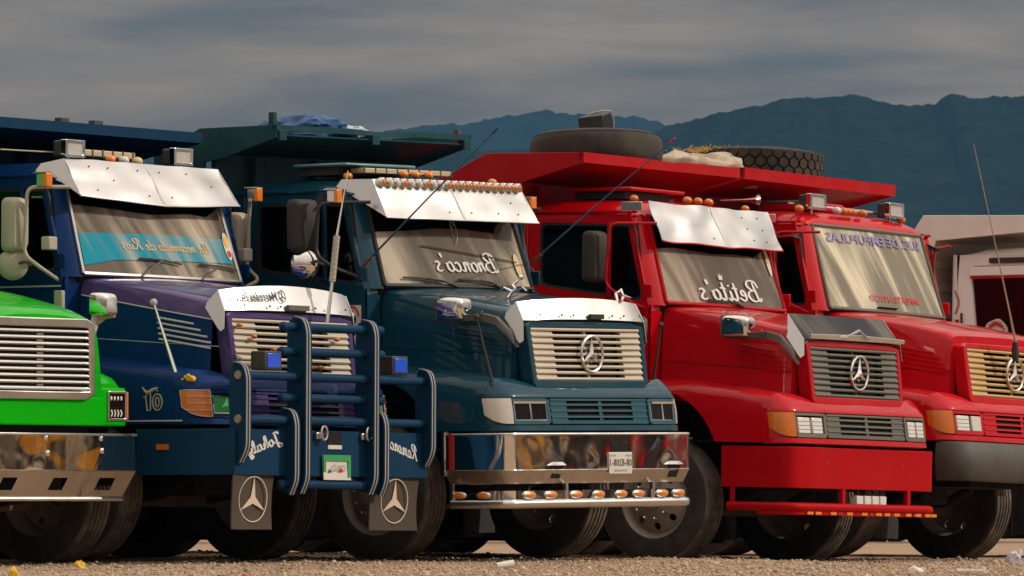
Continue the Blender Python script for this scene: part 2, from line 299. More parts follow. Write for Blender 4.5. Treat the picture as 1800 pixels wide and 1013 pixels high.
# ------------------------------------------------------------------ lettering (flat ribbons on a surface)
O_ = [(.6, .9), (.3, 1.0), (.1, .6), (.15, .15), (.4, 0), (.65, .3), (.65, .75), (.45, .95)]
GL = {'B': (1.4, [[(.5, 1.9), (.38, 1.0), (.2, .05), (-.05, .15), (.0, .35)], [(.0, 1.35), (.25, 1.95), (.9, 2.05), (1.15, 1.6), (.8, 1.15), (.5, 1.05), (1.0, .95), (1.2, .5), (.9, .05), (.45, 0), (.25, .2)]]),
 'R': (1.45, [[(.5, 1.9), (.38, 1.0), (.2, .05), (-.05, .15)], [(.0, 1.35), (.25, 1.95), (.9, 2.05), (1.1, 1.6), (.8, 1.1), (.5, 1.0), (.8, .6), (1.1, .1), (1.45, .15)]]),
 'J': (1.15, [[(.15, 1.55), (.45, 1.95), (1.05, 1.9)], [(.8, 1.95), (.68, 1.0), (.55, -.3), (.2, -.6), (-.05, -.25), (.4, .1), (1.15, .45)]]),
 'U': (1.35, [[(.0, 1.6), (.2, 1.95), (.3, 1.4), (.2, .4), (.5, 0), (.85, .5), (1.0, 1.9), (.95, .5), (1.05, 0), (1.35, .2)]]),
 'r': (.75, [[(0, .1), (.15, .5), (.2, .95), (.3, 1.05), (.38, .82), (.62, .95), (.56, .5), (.52, .12), (.75, .15)]]),
 'o': (.85, [O_, [(.6, .9), (.85, .8)]]), 'n': (1.0, [[(.05, .9), (.17, 1), (.2, .6), (.15, 0)], [(.17, .5), (.4, .95), (.6, .95), (.6, .4), (.66, .05), (1.0, .15)]]),
 'c': (.75, [[(.6, .8), (.4, 1.0), (.12, .7), (.12, .25), (.35, 0), (.6, .1), (.75, .3)]]), 's': (.75, [[(.0, .15), (.3, 0), (.55, .2), (.4, .55), (.2, .8), (.4, 1.08), (.65, .9)]]),
 "'": (.4, [[(.25, 2.0), (.15, 1.5)]]), 'e': (.78, [[(.1, .45), (.5, .6), (.5, .95), (.3, 1.0), (.1, .6), (.15, .15), (.4, 0), (.78, .3)]]),
 't': (.62, [[(.32, 1.75), (.22, .6), (.25, .1), (.4, 0), (.62, .2)], [(.02, 1.15), (.58, 1.22)]]), 'i': (.48, [[(.15, .95), (.12, .3), (.2, 0), (.48, .2)], [(.2, 1.38), (.23, 1.52)]]),
 'h': (1.0, [[(.05, .3), (.4, 1.3), (.4, 1.95), (.22, 1.8), (.15, 0)], [(.17, .5), (.4, .95), (.6, .9), (.6, .3), (.7, 0), (1.0, .2)]]), 'a': (.98, [O_, [(.68, 1.0), (.64, .3), (.72, 0), (.98, .2)]]),
 'l': (.52, [[(.05, .3), (.4, 1.3), (.36, 1.95), (.18, 1.7), (.15, .3), (.25, 0), (.52, .2)]]), 'y': (.95, [[(.1, 1), (.12, .4), (.35, .2), (.62, .6)], [(.68, 1.0), (.6, .1), (.4, -.7), (.1, -.6), (.3, -.1), (.95, .25)]]),
 'm': (1.4, [[(.05, .9), (.15, 1), (.18, .6), (.13, 0)], [(.15, .5), (.35, .95), (.52, .9), (.52, 0)], [(.53, .5), (.75, .95), (.93, .9), (.93, .3), (1.0, 0), (1.4, .2)]]), 'd': (.98, [O_, [(.82, 1.95), (.68, .6), (.72, 0), (.98, .2)]]), ' ': (.6, [])}
def ribbon2d(pts, w):
    P = [Vector(p) for p in pts]; Lf = []; Rt = []
    for i, p in enumerate(P):
        d = P[min(i + 1, len(P) - 1)] - P[max(i - 1, 0)]
        if d.length < 1e-9: d = Vector((1, 0))
        d.normalize(); nn = Vector((-d.y, d.x)); t = i / max(1, len(P) - 1)
        ww = w * (.5 + .5 * abs(d.x * .35 + d.y * .95)) * (.55 + .45 * min(1, 6 * min(t, 1 - t) + .3))
        Lf.append(tuple(p + nn * ww)); Rt.append(tuple(p - nn * ww))
    return Lf, Rt
def script_text(text, fn, w=.10, slant=.28):
    """fn maps (u in 0..1 along the text, v: x-height = 1) to 3D; returns an MB"""
    x = 0; strokes = []
    for ch in text:
        adv, ss = GL[ch]
        for st in ss: strokes.append([(x + px + slant * py, py) for px, py in st])
        x += adv + .02
    mb = MB()
    for st in strokes:
        A, B = ribbon2d(catmull(st, 5), w); mb.loft([[fn(p[0] / x, p[1]) for p in A], [fn(p[0] / x, p[1]) for p in B]])
    return mb
def font_text(text, fn, bold=0.0, shear=0.0):
    cu = bpy.data.curves.new('lettering', 'FONT'); cu.body = text; cu.offset = bold; cu.shear = shear; cu.resolution_u = 2
    ob = bpy.data.objects.new('lettering', cu); COL.objects.link(ob)
    dg = bpy.context.evaluated_depsgraph_get(); me = bpy.data.meshes.new_from_object(ob.evaluated_get(dg))
    vs = [v.co.copy() for v in me.vertices]; fs = [tuple(p.vertices) for p in me.polygons]
    bpy.data.objects.remove(ob); bpy.data.curves.remove(cu); bpy.data.meshes.remove(me)
    x0 = min(v.x for v in vs); x1 = max(v.x for v in vs); y0 = min(v.y for v in vs); y1 = max(v.y for v in vs)
    mb = MB(); mb.add([fn((v.x - x0) / (x1 - x0), (v.y - y0) / (y1 - y0)) for v in vs], fs); return mb

# ------------------------------------------------------------------ setting: ground, mountains, haze
POSE = {'teal': ((.148, 53.242, .084), -37.26, -.18, .59), 'red': ((2.297, 56.399, .008), -33.02, .96, -.72), 'red2': ((3.768, 58.96, .037), -34.65, .26, -1.42),
        'blue': ((-2.096, 51.476, .098), -36.15, -.03, -.44), 'green': ((-3.991, 49.6, .065), -36.0, 0, 0), 'white': ((6.353, 63.5, .03), -35.0, 0, 0),
        'ochre': ((19.0, 56.2, .0), 158.0, 0, 0), 'grey': ((25.5, 63.0, .0), 163.0, 0, 0)}

def truck_matrix(key):
    l, yaw, pit, rol = POSE[key]; return Matrix.Translation(l) @ Euler((RAD(rol), RAD(pit), RAD(yaw))).to_matrix().to_4x4()
CONTACT = []
for k_ in POSE:
    mt = truck_matrix(k_); ax_ = {'green': -.06, 'white': -.5}.get(k_, -.62)
    for x_ in (ax_, -4.7, -6.05):
        for y_ in (-1.05, 1.05): CONTACT.append(tuple(mt @ Vector((x_, y_, .0))))
CON = np.array(CONTACT)
def ground_z(X, Y, rough=True):
    X = np.asarray(X, float); Y = np.asarray(Y, float)
    d2 = (X[..., None] - CON[:, 0]) ** 2 + (Y[..., None] - CON[:, 1]) ** 2
    w = np.exp(-d2 / (2 * .9 ** 2)) + 1e-4 / (1 + d2); base = .045 * np.exp(-((Y - 54) / 16.) ** 2 - (X / 18.) ** 2)
    wb = .03; return (np.sum(w * CON[:, 2], -1) + wb * base) / (np.sum(w, -1) + wb)
def build_ground():
    def axis(a, b, st, lo, hi, g=1.16):
        c = list(np.arange(a, b, st)); s_ = st; v = a
        L_ = []
        while v > lo: s_ *= g; v -= s_; L_.append(max(v, lo))
        s_ = st; v = c[-1]; R_ = []
        while v < hi: s_ *= g; v += s_; R_.append(min(v, hi))
        return np.array(L_[::-1] + c + R_)
    xs = axis(-6.0, 8.0, .06, -8500, 8500); ys = axis(43.0, 61.0, .07, -2500, 9000)
    X, Y = np.meshgrid(xs, ys, indexing='ij'); Z = ground_z(X, Y); n, m = X.shape
    near = np.exp(-((X - 1) / 14) ** 2 - ((Y - 52) / 16) ** 2)
    nz = np.zeros(n * m); xf, yf, nf = X.ravel(), Y.ravel(), near.ravel()
    for i in np.nonzero(nf > .02)[0]:
        p = Vector((xf[i], yf[i], 0)); nz[i] = .018 * mnoise.noise(p * 1.3) + .012 * mnoise.noise(p * 4.1) + .010 * mnoise.noise(p * 9.7)
    Z = Z.ravel() + nz * nf
    me = bpy.data.meshes.new('ground'); v = np.stack([xf, yf, Z], -1)
    idx = np.arange(n * m).reshape(n, m); f = np.stack([idx[:-1, :-1], idx[1:, :-1], idx[1:, 1:], idx[:-1, 1:]], -1).reshape(-1, 4)
    fill_mesh(me, v, f)
    mt, N, L, b = new_mat('dirt'); tc = N.new('ShaderNodeTexCoord')
    n1 = N.new('ShaderNodeTexNoise'); n1.inputs['Scale'].default_value = 1.1; n1.inputs['Detail'].default_value = 10; n1.inputs['Roughness'].default_value = .7; L.new(tc.outputs['Object'], n1.inputs['Vector'])
    n2 = N.new('ShaderNodeTexNoise'); n2.inputs['Scale'].default_value = 34; n2.inputs['Detail'].default_value = 6; L.new(tc.outputs['Object'], n2.inputs['Vector'])
    r = N.new('ShaderNodeValToRGB'); e = r.color_ramp.elements; e[0].position = .3; e[0].color = (.27, .175, .105, 1); e[1].position = .72; e[1].color = (.50, .355, .235, 1); L.new(n1.outputs[0], r.inputs[0])
    mx = N.new('ShaderNodeMix'); mx.data_type = 'RGBA'; mx.blend_type = 'MULTIPLY'; mx.inputs[0].default_value = .8; L.new(r.outputs[0], mx.inputs[6])
    r2 = N.new('ShaderNodeValToRGB'); e = r2.color_ramp.elements; e[0].position = .3; e[0].color = (.55, .52, .5, 1); e[1].position = .7; e[1].color = (1.15, 1.1, 1.05, 1); L.new(n2.outputs[0], r2.inputs[0]); L.new(r2.outputs[0], mx.inputs[7])
    L.new(mx.outputs[2], b.inputs['Base Color']); b.inputs['Roughness'].default_value = .95
    bp = N.new('ShaderNodeBump'); bp.inputs['Strength'].default_value = .8; bp.inputs['Distance'].default_value = .03; L.new(n2.outputs[0], bp.inputs['Height']); L.new(bp.outputs[0], b.inputs['Normal'])
    o = link('ground', me, mt, None, smooth=0); tag(o, 'bare sandy lot of packed dirt under the parked trucks', None, kind='structure')
def fill_mesh(me, v, f):
    k = f.shape[1]; me.vertices.add(len(v)); me.vertices.foreach_set('co', np.asarray(v, np.float32).ravel())
    me.loops.add(f.size); me.loops.foreach_set('vertex_index', f.astype(np.int32).ravel())
    me.polygons.add(len(f)); me.polygons.foreach_set('loop_start', np.arange(0, f.size, k, dtype=np.int32)); me.update(calc_edges=True); me.validate()
def build_gravel(n=78000):
    t = (1 + 5 ** .5) / 2
    V = np.array([(-1, t, 0), (1, t, 0), (-1, -t, 0), (1, -t, 0), (0, -1, t), (0, 1, t), (0, -1, -t), (0, 1, -t), (t, 0, -1), (t, 0, 1), (-t, 0, -1), (-t, 0, 1)], float) / math.sqrt(1 + t * t)
    F = np.array([(0, 11, 5), (0, 5, 1), (0, 1, 7), (0, 7, 10), (0, 10, 11), (1, 5, 9), (5, 11, 4), (11, 10, 2), (10, 7, 6), (7, 1, 8), (3, 9, 4), (3, 4, 2), (3, 2, 6), (3, 6, 8), (3, 8, 9), (4, 9, 5), (2, 4, 11), (6, 2, 10), (8, 6, 7), (9, 8, 1)])
    rg = np.random.default_rng(3)
    px = np.clip(rg.normal(1, 4.6, n), -9, 11) * .35 + rg.uniform(-6.5, 8.5, n) * .65; py = np.where(rg.random(n) < .78, 43.5 + 17 * rg.random(n) ** 1.15, 44.5 - 16 * rg.random(n) ** 1.6)
    sz = .0050 + .011 * rg.random(n) ** 4 + (rg.random(n) < .006) * rg.uniform(.008, .022, n)
    # drifts: more and larger stones in patches
    z = ground_z(px, py); 
    nz = np.array([.018 * mnoise.noise(Vector((a, b, 0)) * 1.3) + .012 * mnoise.noise(Vector((a, b, 0)) * 4.1) + .010 * mnoise.noise(Vector((a, b, 0)) * 9.7) for a, b in zip(px, py)])
    z = z + nz * np.exp(-((px - 1) / 14) ** 2 - ((py - 52) / 16) ** 2)
    a = rg.uniform(0, 6.28, n); ca, sa = np.cos(a), np.sin(a)
    S = sz[:, None] * rg.uniform(.6, 1.35, (n, 3)); S[:, 2] *= .75
    P = V[None] * S[:, None, :] * rg.uniform(.8, 1.2, (n, 12, 1))
    x = P[..., 0] * ca[:, None] - P[..., 1] * sa[:, None] + px[:, None]; y = P[..., 0] * sa[:, None] + P[..., 1] * ca[:, None] + py[:, None]; zz = P[..., 2] + (z + sz * .25)[:, None]
    v = np.stack([x, y, zz], -1).reshape(-1, 3); f = (F[None] + 12 * np.arange(n)[:, None, None]).reshape(-1, 3)
    me = bpy.data.meshes.new('gravel'); fill_mesh(me, v, f)
    mt, N, L, b = new_mat('gravel_stone'); ge = N.new('ShaderNodeNewGeometry'); r = N.new('ShaderNodeValToRGB'); L.new(ge.outputs['Random Per Island'], r.inputs[0])
    e = r.color_ramp.elements; e[0].color = (.22, .15, .095, 1); e[1].color = (.60, .47, .35, 1); k = e.new(.5); k.color = (.40, .28, .185, 1); L.new(r.outputs[0], b.inputs['Base Color']); b.inputs['Roughness'].default_value = .9
    o = link('gravel', me, mt, None, smooth=0); tag(o, 'loose sandy gravel strewn over the dirt in front of the trucks', 'gravel', kind='stuff')
def build_ridge(name, D, pts, depth, label, seed, tree, xl=-6000, xr=6000):
    f = 12080.3; px = np.array([p[0] for p in pts], float); py = np.array([p[1] for p in pts], float)
    X0 = (px - 900) / f * D; H0 = .5 + (885.6 - py) / f * D
    xv0, xv1 = X0[0] - 20, X0[-1] + 60
    st = tree * .35; dense = np.arange(xv0, xv1, st)
    L_ = []; s_ = st; v = xv0
    while v > xl: s_ *= 1.08; v -= s_; L_.append(v)
    R_ = []; s_ = st; v = dense[-1]
    while v < xr: s_ *= 1.08; v += s_; R_.append(v)
    xs = np.array(L_[::-1] + list(dense) + R_); H = np.interp(xs, X0, H0)
    far = np.array([max(0, X0[0] - x, x - X0[-1]) for x in xs])
    H = H + np.array([mnoise.noise(Vector((x / 420. + seed, 1.7, 0))) for x in xs]) * 90 * np.clip(far / 300, 0, 1) + 30 * np.clip(far / 1200, 0, 1)
    ts = np.concatenate([np.linspace(0, .85, 26), np.linspace(.87, 1.0, 14), np.linspace(1.03, 1.5, 8)])
    V = []
    for t in ts:
        for x, h in zip(xs, H):
            y = D + (t - 1) * depth
            s = max(0, min(1, t)) ** 1.25 if t <= 1 else 1 - (t - 1) * 1.6
            p = Vector((x / 210. + seed, y / 210., 0)); z = h * s + 24 * mnoise.noise(p) * max(0, t) * max(0, 1 - t) * 2.4
            e_ = .55 * tree * (.55 * mnoise.noise(Vector((x / tree * .8, y / tree * .5, seed))) + .55 * mnoise.noise(Vector((x / tree * .31, y / tree * .3, seed + 5))) + .35 * mnoise.noise(Vector((x / tree * 1.9, y / tree, seed + 9))))
            V.append((x + seed * 0, y, z + (e_ if t > .02 else -1) * min(1, t * 8)))
    n, m = len(ts), len(xs); idx = np.arange(n * m).reshape(n, m); F = np.stack([idx[:-1, :-1], idx[:-1, 1:], idx[1:, 1:], idx[1:, :-1]], -1).reshape(-1, 4)
    me = bpy.data.meshes.new(name); fill_mesh(me, np.array(V), F)
    o = link(name, me, 'forest', None, smooth=60); tag(o, label, None, kind='structure')
def forest_mat():
    mt, N, L, b = new_mat('forest'); tc = N.new('ShaderNodeTexCoord'); n1 = N.new('ShaderNodeTexNoise'); n1.inputs['Scale'].default_value = .05; n1.inputs['Detail'].default_value = 8; n1.inputs['Roughness'].default_value = .7; L.new(tc.outputs['Object'], n1.inputs['Vector'])
    r = N.new('ShaderNodeValToRGB'); e = r.color_ramp.elements; e[0].position = .35; e[0].color = (.005, .009, .006, 1); e[1].position = .7; e[1].color = (.016, .024, .012, 1); L.new(n1.outputs[0], r.inputs[0]); L.new(r.outputs[0], b.inputs['Base Color']); b.inputs['Roughness'].default_value = 1; b.inputs['Specular IOR Level'].default_value = 0
build_ground(); build_gravel(); forest_mat()
build_ridge('mountain_ridge', 5000, [(1040, 262), (1100, 240), (1180, 221), (1240, 205), (1300, 191), (1360, 178), (1410, 169), (1450, 173), (1490, 166), (1530, 173), (1560, 182), (1590, 185), (1645, 183), (1656, 170), (1670, 162), (1700, 169), (1740, 171), (1800, 168)], 1500, 'forested mountain ridge rising behind the trucks on the right', 3.3, 4.5)
build_ridge('far_mountain_ridge', 7600, [(560, 262), (640, 236), (700, 226), (760, 221), (820, 216), (870, 207), (930, 199), (970, 195), (1010, 201), (1060, 199), (1120, 206), (1165, 217), (1230, 236), (1300, 262)], 1700, 'hazier mountain ridge beyond the nearer one, in the middle', 8.1, 7)
def build_gap_scrub():
    # low dark scrub, added to darken the gaps seen under the trucks
    rg = np.random.default_rng(11); n = 26000
    x = rg.uniform(-110, 130, n); y = 92 + rg.normal(0, 1.2, n) + 6 * np.sin(x / 40.)
    top = 1.9 + .7 * np.array([mnoise.noise(Vector((a / 5.5, 3.3, 0))) for a in x]) + .5 * np.array([mnoise.noise(Vector((a / 1.7, 8.3, 0))) for a in x])
    z = top * (1 - rg.random(n) ** 1.7) + .05
    s = rg.uniform(.10, .26, n); d1 = rg.normal(size=(n, 3)); d1 /= np.linalg.norm(d1, axis=1)[:, None]; d2 = np.cross(d1, rg.normal(size=(n, 3))); d2 /= np.linalg.norm(d2, axis=1)[:, None]
    c = np.stack([x, y, z], -1); a, b = d1 * s[:, None], d2 * s[:, None] * .6
    V = np.stack([c - a, c - b * 1.1, c + a, c + b], 1).reshape(-1, 3); F = np.arange(4 * n).reshape(n, 4)
    mt, N, L, bs = new_mat('scrub_leaf'); ge = N.new('ShaderNodeNewGeometry'); r = N.new('ShaderNodeValToRGB'); L.new(ge.outputs['Random Per Island'], r.inputs[0])
    e = r.color_ramp.elements; e[0].color = (.010, .016, .006, 1); e[1].color = (.045, .055, .020, 1); L.new(r.outputs[0], bs.inputs['Base Color']); bs.inputs['Roughness'].default_value = .8
    me = bpy.data.meshes.new('scrub'); fill_mesh(me, V, F); o = link('scrub', me, mt, None, smooth=0); tag(o, 'low dark scrub added behind the trucks to darken the gaps under them', 'scrub', kind='stuff')
build_gap_scrub()
def build_haze():
    me = MB().box(-9200, 9200, -2800, 9300, -3, 640)
    mt = bpy.data.materials.new('haze'); mt.use_nodes = True; N = mt.node_tree.nodes; L = mt.node_tree.links; N.clear()
    o_ = N.new('ShaderNodeOutputMaterial'); v = N.new('ShaderNodeVolumePrincipled'); v.inputs['Color'].default_value = (.15, .43, .80, 1); v.inputs['Density'].default_value = .000047; v.inputs['Anisotropy'].default_value = .0
    L.new(v.outputs[0], o_.inputs['Volume']); M['haze'] = mt
    o = me.build('haze', 'haze', None, smooth=0); tag(o, 'thin bluish haze in the air between the lot and the mountains', 'haze', kind='stuff')
build_haze()

# ------------------------------------------------------------------ wheels
TYRE_R = .525
def tyre_profile(w=.27, R=TYRE_R, r0=.295, grooves=4):
    h = w / 2; p = [(r0, -h * .72), (r0 + .03, -h * .92), (r0 + .10, -h * 1.0), (R - .07, -h * .98), (R - .025, -h * .93)]
    tw = h * .86; n = grooves; g = .010
    edges = [-tw]
    p.append((R - .006, -tw))
    for k in range(n):
        c = -tw + 2 * tw * (k + 1) / (n + 1)
        p += [(R - .002, c - g), (R - .016, c - g * .6), (R - .016, c + g * .6), (R - .002, c + g)]
    p += [(R - .006, tw), (R - .025, h * .93), (R - .07, h * .98), (R - .10 - .125, h * 1.0), (r0 + .03, h * .92), (r0, h * .72)]
    return p
def build_wheel_meshes():
    D = {}
    hold = empty('wheel_source')
    me = MB().lathe(tyre_profile(), 72).build('tyre', 'tyre_rubber', hold, smooth=28)
    me.data.materials.append(M['tread_rubber'])
    for poly in me.data.polygons:
        c = poly.center
        if math.hypot(c.x, c.z) > TYRE_R - .04: poly.material_index = 1
    D['tyre'] = me
    # rim barrel
    D['rim'] = MB().lathe([(.30, -.105), (.312, -.115), (.318, -.10), (.29, -.085), (.275, -.03), (.275, .05), (.29, .085), (.318, .10), (.312, .115), (.298, .105), (.26, .04), (.26, -.04), (.285, -.09)], 48, closed=True).build('rim', 'rim_steel', hold, smooth=40)
    # disc with eight hand holes, outer face towards -y
    mb = MB(); n = 8
    for k in range(n):
        a0 = 2 * math.pi * k / n - math.pi / n; am = a0 + math.pi / n
        outer = [(.27 * math.cos(a0 + j * 2 * math.pi / n / 6), .27 * math.sin(a0 + j * 2 * math.pi / n / 6)) for j in range(7)] + \
                [(.13 * math.cos(a0 + j * 2 * math.pi / n / 4), .13 * math.sin(a0 + j * 2 * math.pi / n / 4)) for j in range(4, -1, -1)]
        cx, cz = .212 * math.cos(am), .212 * math.sin(am)
        hole = [(cx + .030 * math.cos(t), cz + .030 * math.sin(t)) for t in [2 * math.pi * j / 16 for j in range(16)]]
        def dish(p): r = math.hypot(p[0], p[1]); return -.055 - .07 * max(0, min(1, (.27 - r) / .14)) ** .8
        r_ = ring_panel(outer, hole, lambda p: (p[0], dish(p), p[1]), lambda p: (p[0], dish(p) + .012, p[1]), 32)
        mb.add(r_.v, r_.f)
    D['disc'] = mb.build('wheel', 'rim_steel', hold, smooth=30)
    D['hub'] = MB().lathe([(.13, -.125), (.115, -.135), (.085, -.14), (.08, -.185), (.065, -.20), (.001, -.205)], 28).build('hub', 'rim_steel', hold, smooth=35)
    D['nut'] = MB().lathe([(.019, .0), (.019, -.02), (.013, -.028), (.010, -.055), (.001, -.062)], 8).build('lug_nut', 'chrome', hold, smooth=35)
    return D, hold
WD, WHOLD = build_wheel_meshes()
def put_wheel(root, x, y, z=TYRE_R, side=-1, nuts=10, name='wheel', detail=True):
    w = share(name, WD['disc'], root, (x, y, z - .004))
    if side > 0: w.rotation_euler = (0, 0, math.pi)
    w.rotation_euler.y = random.uniform(0, 6)
    share('tyre', WD['tyre'], w); share('rim', WD['rim'], w)
    if detail:
        share('hub', WD['hub'], w)
        for k in range(nuts):
            a = 2 * math.pi * k / nuts
            share('lug_nut', WD['nut'], w, (.155 * math.cos(a), -.118, .155 * math.sin(a)))
    return w

# ------------------------------------------------------------------ shapes of the long-nosed cab (metres; x forward, near side is -y)
HX = [-.72, -.4, -.15, .1, .37, .48, .53]
HZ = [2.10, 2.065, 2.03, 1.985, 1.925, 1.868, 1.835]
HW = [.905, .90, .885, .86, .81, .775, .757]
def hood_prof(x):
    z0 = interp(x, HX, HZ); w = interp(x, HX, HW); z1 = interp(x, [-.72, .3, .53], [1.975, 1.80, 1.76]); cr = interp(x, [-.72, .53], [1.0, .45])
    return [(0, z0 + .036 * cr), (.4 * w, z0 + .030 * cr), (.7 * w, z0 + .018 * cr), (.90 * w, z0 + .004), (.962 * w, z0 - .007), (.990 * w, z0 - .024), (w + .003, z0 - .055),
            (w + .016, z1), (w + .021, (z1 + 1.62) / 2), (w + .026, 1.62), (w + .040, 1.45), (w + .055, 1.33)]
def hood_side_y(x, z):
    p = hood_prof(x)[5:]; return float(np.interp(z, [q[1] for q in p][::-1], [q[0] for q in p][::-1]))
def FG(z, y=0): return .537 + (1.826 - z) * .135 + .014 * (1 - (y / .76) ** 2)
def PX(y, z=1.248):
    return interp(abs(y), [0, .35, .62, .85, 1.04, 1.11, 1.155, 1.18, 1.192], [.676, .672, .660, .640, .613, .575, .530, .48, .40]) + (1.248 - z) * .15
def WS_(u, v, off=0.): return (-.682 - .228 * v + .05 * (1 - u * u) + .952 * off, u * (.941 - .046 * v), 2.132 + .715 * v + .30 * off)
def star_emblem(root, x, z, mat, r=.137, parent=None, ymat=None):
    mb = MB(); n = 36; secs = []
    for k in range(n):
        a = 2 * math.pi * k / n
        secs.append([(x + .011 * math.cos(t), (r + .011 * math.sin(t)) * math.sin(a), z + (r + .011 * math.sin(t)) * math.cos(a)) for t in [2 * math.pi * j / 8 for j in range(8)]])
    secs.append(secs[0]); mb.loft(secs, closed=True)
    for k in range(3):
        a = 2 * math.pi * k / 3; tip = (x, r * math.sin(a), z + r * math.cos(a)); q = .026
        l = (x - .004, q * math.sin(a - math.pi / 3), z + q * math.cos(a - math.pi / 3)); rr = (x - .004, q * math.sin(a + math.pi / 3), z + q * math.cos(a + math.pi / 3))
        c = (x + .018, 0, z); b = (x - .012, 0, z)
        mb.add([tip, l, c, rr, b], [(0, 1, 2), (0, 2, 3), (0, 4, 1), (0, 3, 4)])
    mb.box(x - .05, x - .008, -.012, .012, z + r * .3, z + r * .5); mb.box(x - .05, x - .008, -.012, .012, z - r * .5, z - r * .3)
    return mb.build('emblem', mat, parent or root, smooth=40)

def front_end(root, c):
    P = c['paint']; HP = c.get('hood_paint', P)
    xs = [-.72, -.66, -.5, -.35, -.2, -.05, .1, .22, .30, .37, .41, .445]
    full = lambda x, a, b: None
    top_n = 8
    def sec(x, i0, i1):
        p = hood_prof(x)[i0:i1]; return [(x, -q[0], q[1]) for q in p[::-1]] + [(x, q[0], q[1]) for q in (p[1:] if p[0][0] == 0 else p)]
    if HP == P:
        hood = MB().loft([sec(x, 0, 12) for x in xs], cap1=True).build('hood', P, root, smooth=30)
    else:
        hood = MB().loft([sec(x, 0, 8) for x in xs], cap1=True).build('hood', HP, root, smooth=30)
        for s in (-1, 1):
            MB().loft([[(x, s * q[0], q[1]) for q in hood_prof(x)[7:12]] for x in xs]).build('hood_side', P, root, smooth=30)
    # hood side louvres
    for s in (-1, 1):
        for k in range(5):
            z = 1.80 - k * .040; x0 = -.01 + k * .006; x1 = .30 + k * .055 if k < 3 else .42 + k * .012
            secs = []
            for x in np.linspace(x0, min(x1, .44), 6):
                y = hood_side_y(x, z); zz = z - .17 * (x - x0)
                secs.append([(x, s * (hood_side_y(x, zz) - .004), zz + .006), (x, s * (hood_side_y(x, zz) + .012), zz - .004), (x, s * (hood_side_y(x, zz) + .011), zz - .010), (x, s * (hood_side_y(x, zz) - .004), zz - .014)])
            MB().loft(secs, closed=True, cap0=True, cap1=True).build('louvre', c.get('louvre_paint', P), hood, smooth=25)
        # hinge seam of the hood
        MB().tube([(x, s * (hood_side_y(x, interp(x, [-.7, .5], [1.655, 1.575])) + .001), interp(x, [-.7, .5], [1.655, 1.575])) for x in np.linspace(-.7, .5, 12)], .0026, 5).build('seam', 'void_black' if c.get('seam', True) else c.get('stripe'), hood)
    # grille surround
    outer = rounded([(-.757, 1.832), (.757, 1.832), (.738, 1.325), (-.738, 1.325)], .055, 6)
    inner = [(-.702, 1.788), (.702, 1.788), (.686, 1.382), (-.686, 1.382)]
    sur = ring_panel(outer, inner, lambda p: (FG(p[1], p[0]), p[0], p[1]), lambda p: (FG(p[1], p[0]) - .12, p[0] * 1.0, p[1]), 96).build('grille_surround', HP if HP != P else P, root, smooth=40, bevel=.012, seg=3)
    # grille
    g = MB().add([(FG(1.80) - .085, -.71, 1.80), (FG(1.80) - .085, .71, 1.80), (FG(1.37) - .085, .70, 1.37), (FG(1.37) - .085, -.70, 1.37)], [(0, 1, 2, 3)]).build('grille', 'void_black', root)
    ns = 9; zs = [1.774 - k * (1.774 - 1.396) / (ns - 1) for k in range(ns)]
    for z in zs:
        ye = .698 - (1.786 - z) * .04; yy = np.linspace(-ye, ye, 9)
        MB().loft([[(FG(z, y) - .030, y, z + .012), (FG(z, y) - .006, y, z + .011), (FG(z, y) - .001, y, z), (FG(z, y) - .006, y, z - .010), (FG(z, y) - .030, y, z - .012)] for y in yy], closed=True, cap0=True, cap1=True).build('slat', c['grille'], g, smooth=40)
    for s, yi in ((-1, .42), (1, .455)):
        mb = MB()
        for k in range(ns - 1):
            za, zb = zs[k] - .010, zs[k + 1] + .011
            ya, yb = s * yi, s * (.697 - (1.786 - za) * .04)
            mb.hexa([(FG(zb) - .07, ya, zb), (FG(zb, yb) - .007, ya, zb), (FG(zb, yb) - .007, yb, zb), (FG(zb) - .07, yb, zb),
                     (FG(za) - .07, ya, za), (FG(za, yb) - .022, ya, za), (FG(za, yb) - .022, yb, za), (FG(za) - .07, yb, za)])
        mb.build('grille_side_panel', c['grille'], g, smooth=20)
    MB().hexa([(FG(1.39) - .06, -.012, 1.39), (FG(1.39) - .03, -.012, 1.39), (FG(1.39) - .03, .012, 1.39), (FG(1.39) - .06, .012, 1.39), (FG(1.78) - .06, -.012, 1.78), (FG(1.78) - .03, -.012, 1.78), (FG(1.78) - .03, .012, 1.78), (FG(1.78) - .06, .012, 1.78)]).build('grille_brace', c['grille'], g)
    if c.get('emblem'): star_emblem(root, FG(1.59) + .022, 1.59, c['emblem'], parent=g)
    # lower front panel, its upper shelf and trim
    ys = sorted(set([round(s * y, 4) for s in (-1, 1) for y in (0, .2, .4, .62, .75, .9, 1.0, 1.04, 1.08, 1.11, 1.135, 1.155, 1.17, 1.18, 1.19)]))
    MB().loft([[(PX(y, z) - .03, y, z) for z in (1.258, 1.2, 1.1, .992)] for y in ys]).build('front_panel', P, root, smooth=30)
    bk = lambda y: (interp(abs(y), [0, .74, .95, 1.10, 1.17, 1.19], [.585, .575, .50, .46, .41, .385]), y, interp(abs(y), [0, .74, .95, 1.10, 1.165, 1.19], [1.352, 1.352, 1.405, 1.395, 1.35, 1.29]))
    rows = []
    for y in ys:
        B = Vector(bk(y)); Fp = Vector((PX(y) , y, 1.262)); mid = (B + Fp) / 2 + Vector((.004, 0, .006))
        rows.append([tuple(B), tuple(B.lerp(mid, .6) + Vector((0, 0, .003))), tuple(mid), tuple(mid.lerp(Fp, .6) + Vector((.001, 0, .003))), tuple(Fp), (PX(y) + .002, y, 1.25), (PX(y) - .035, y, 1.245)])
    MB().loft(rows).build('nose_shelf', P, root, smooth=40)
    yl = [y for y in ys if abs(y) <= 1.05]
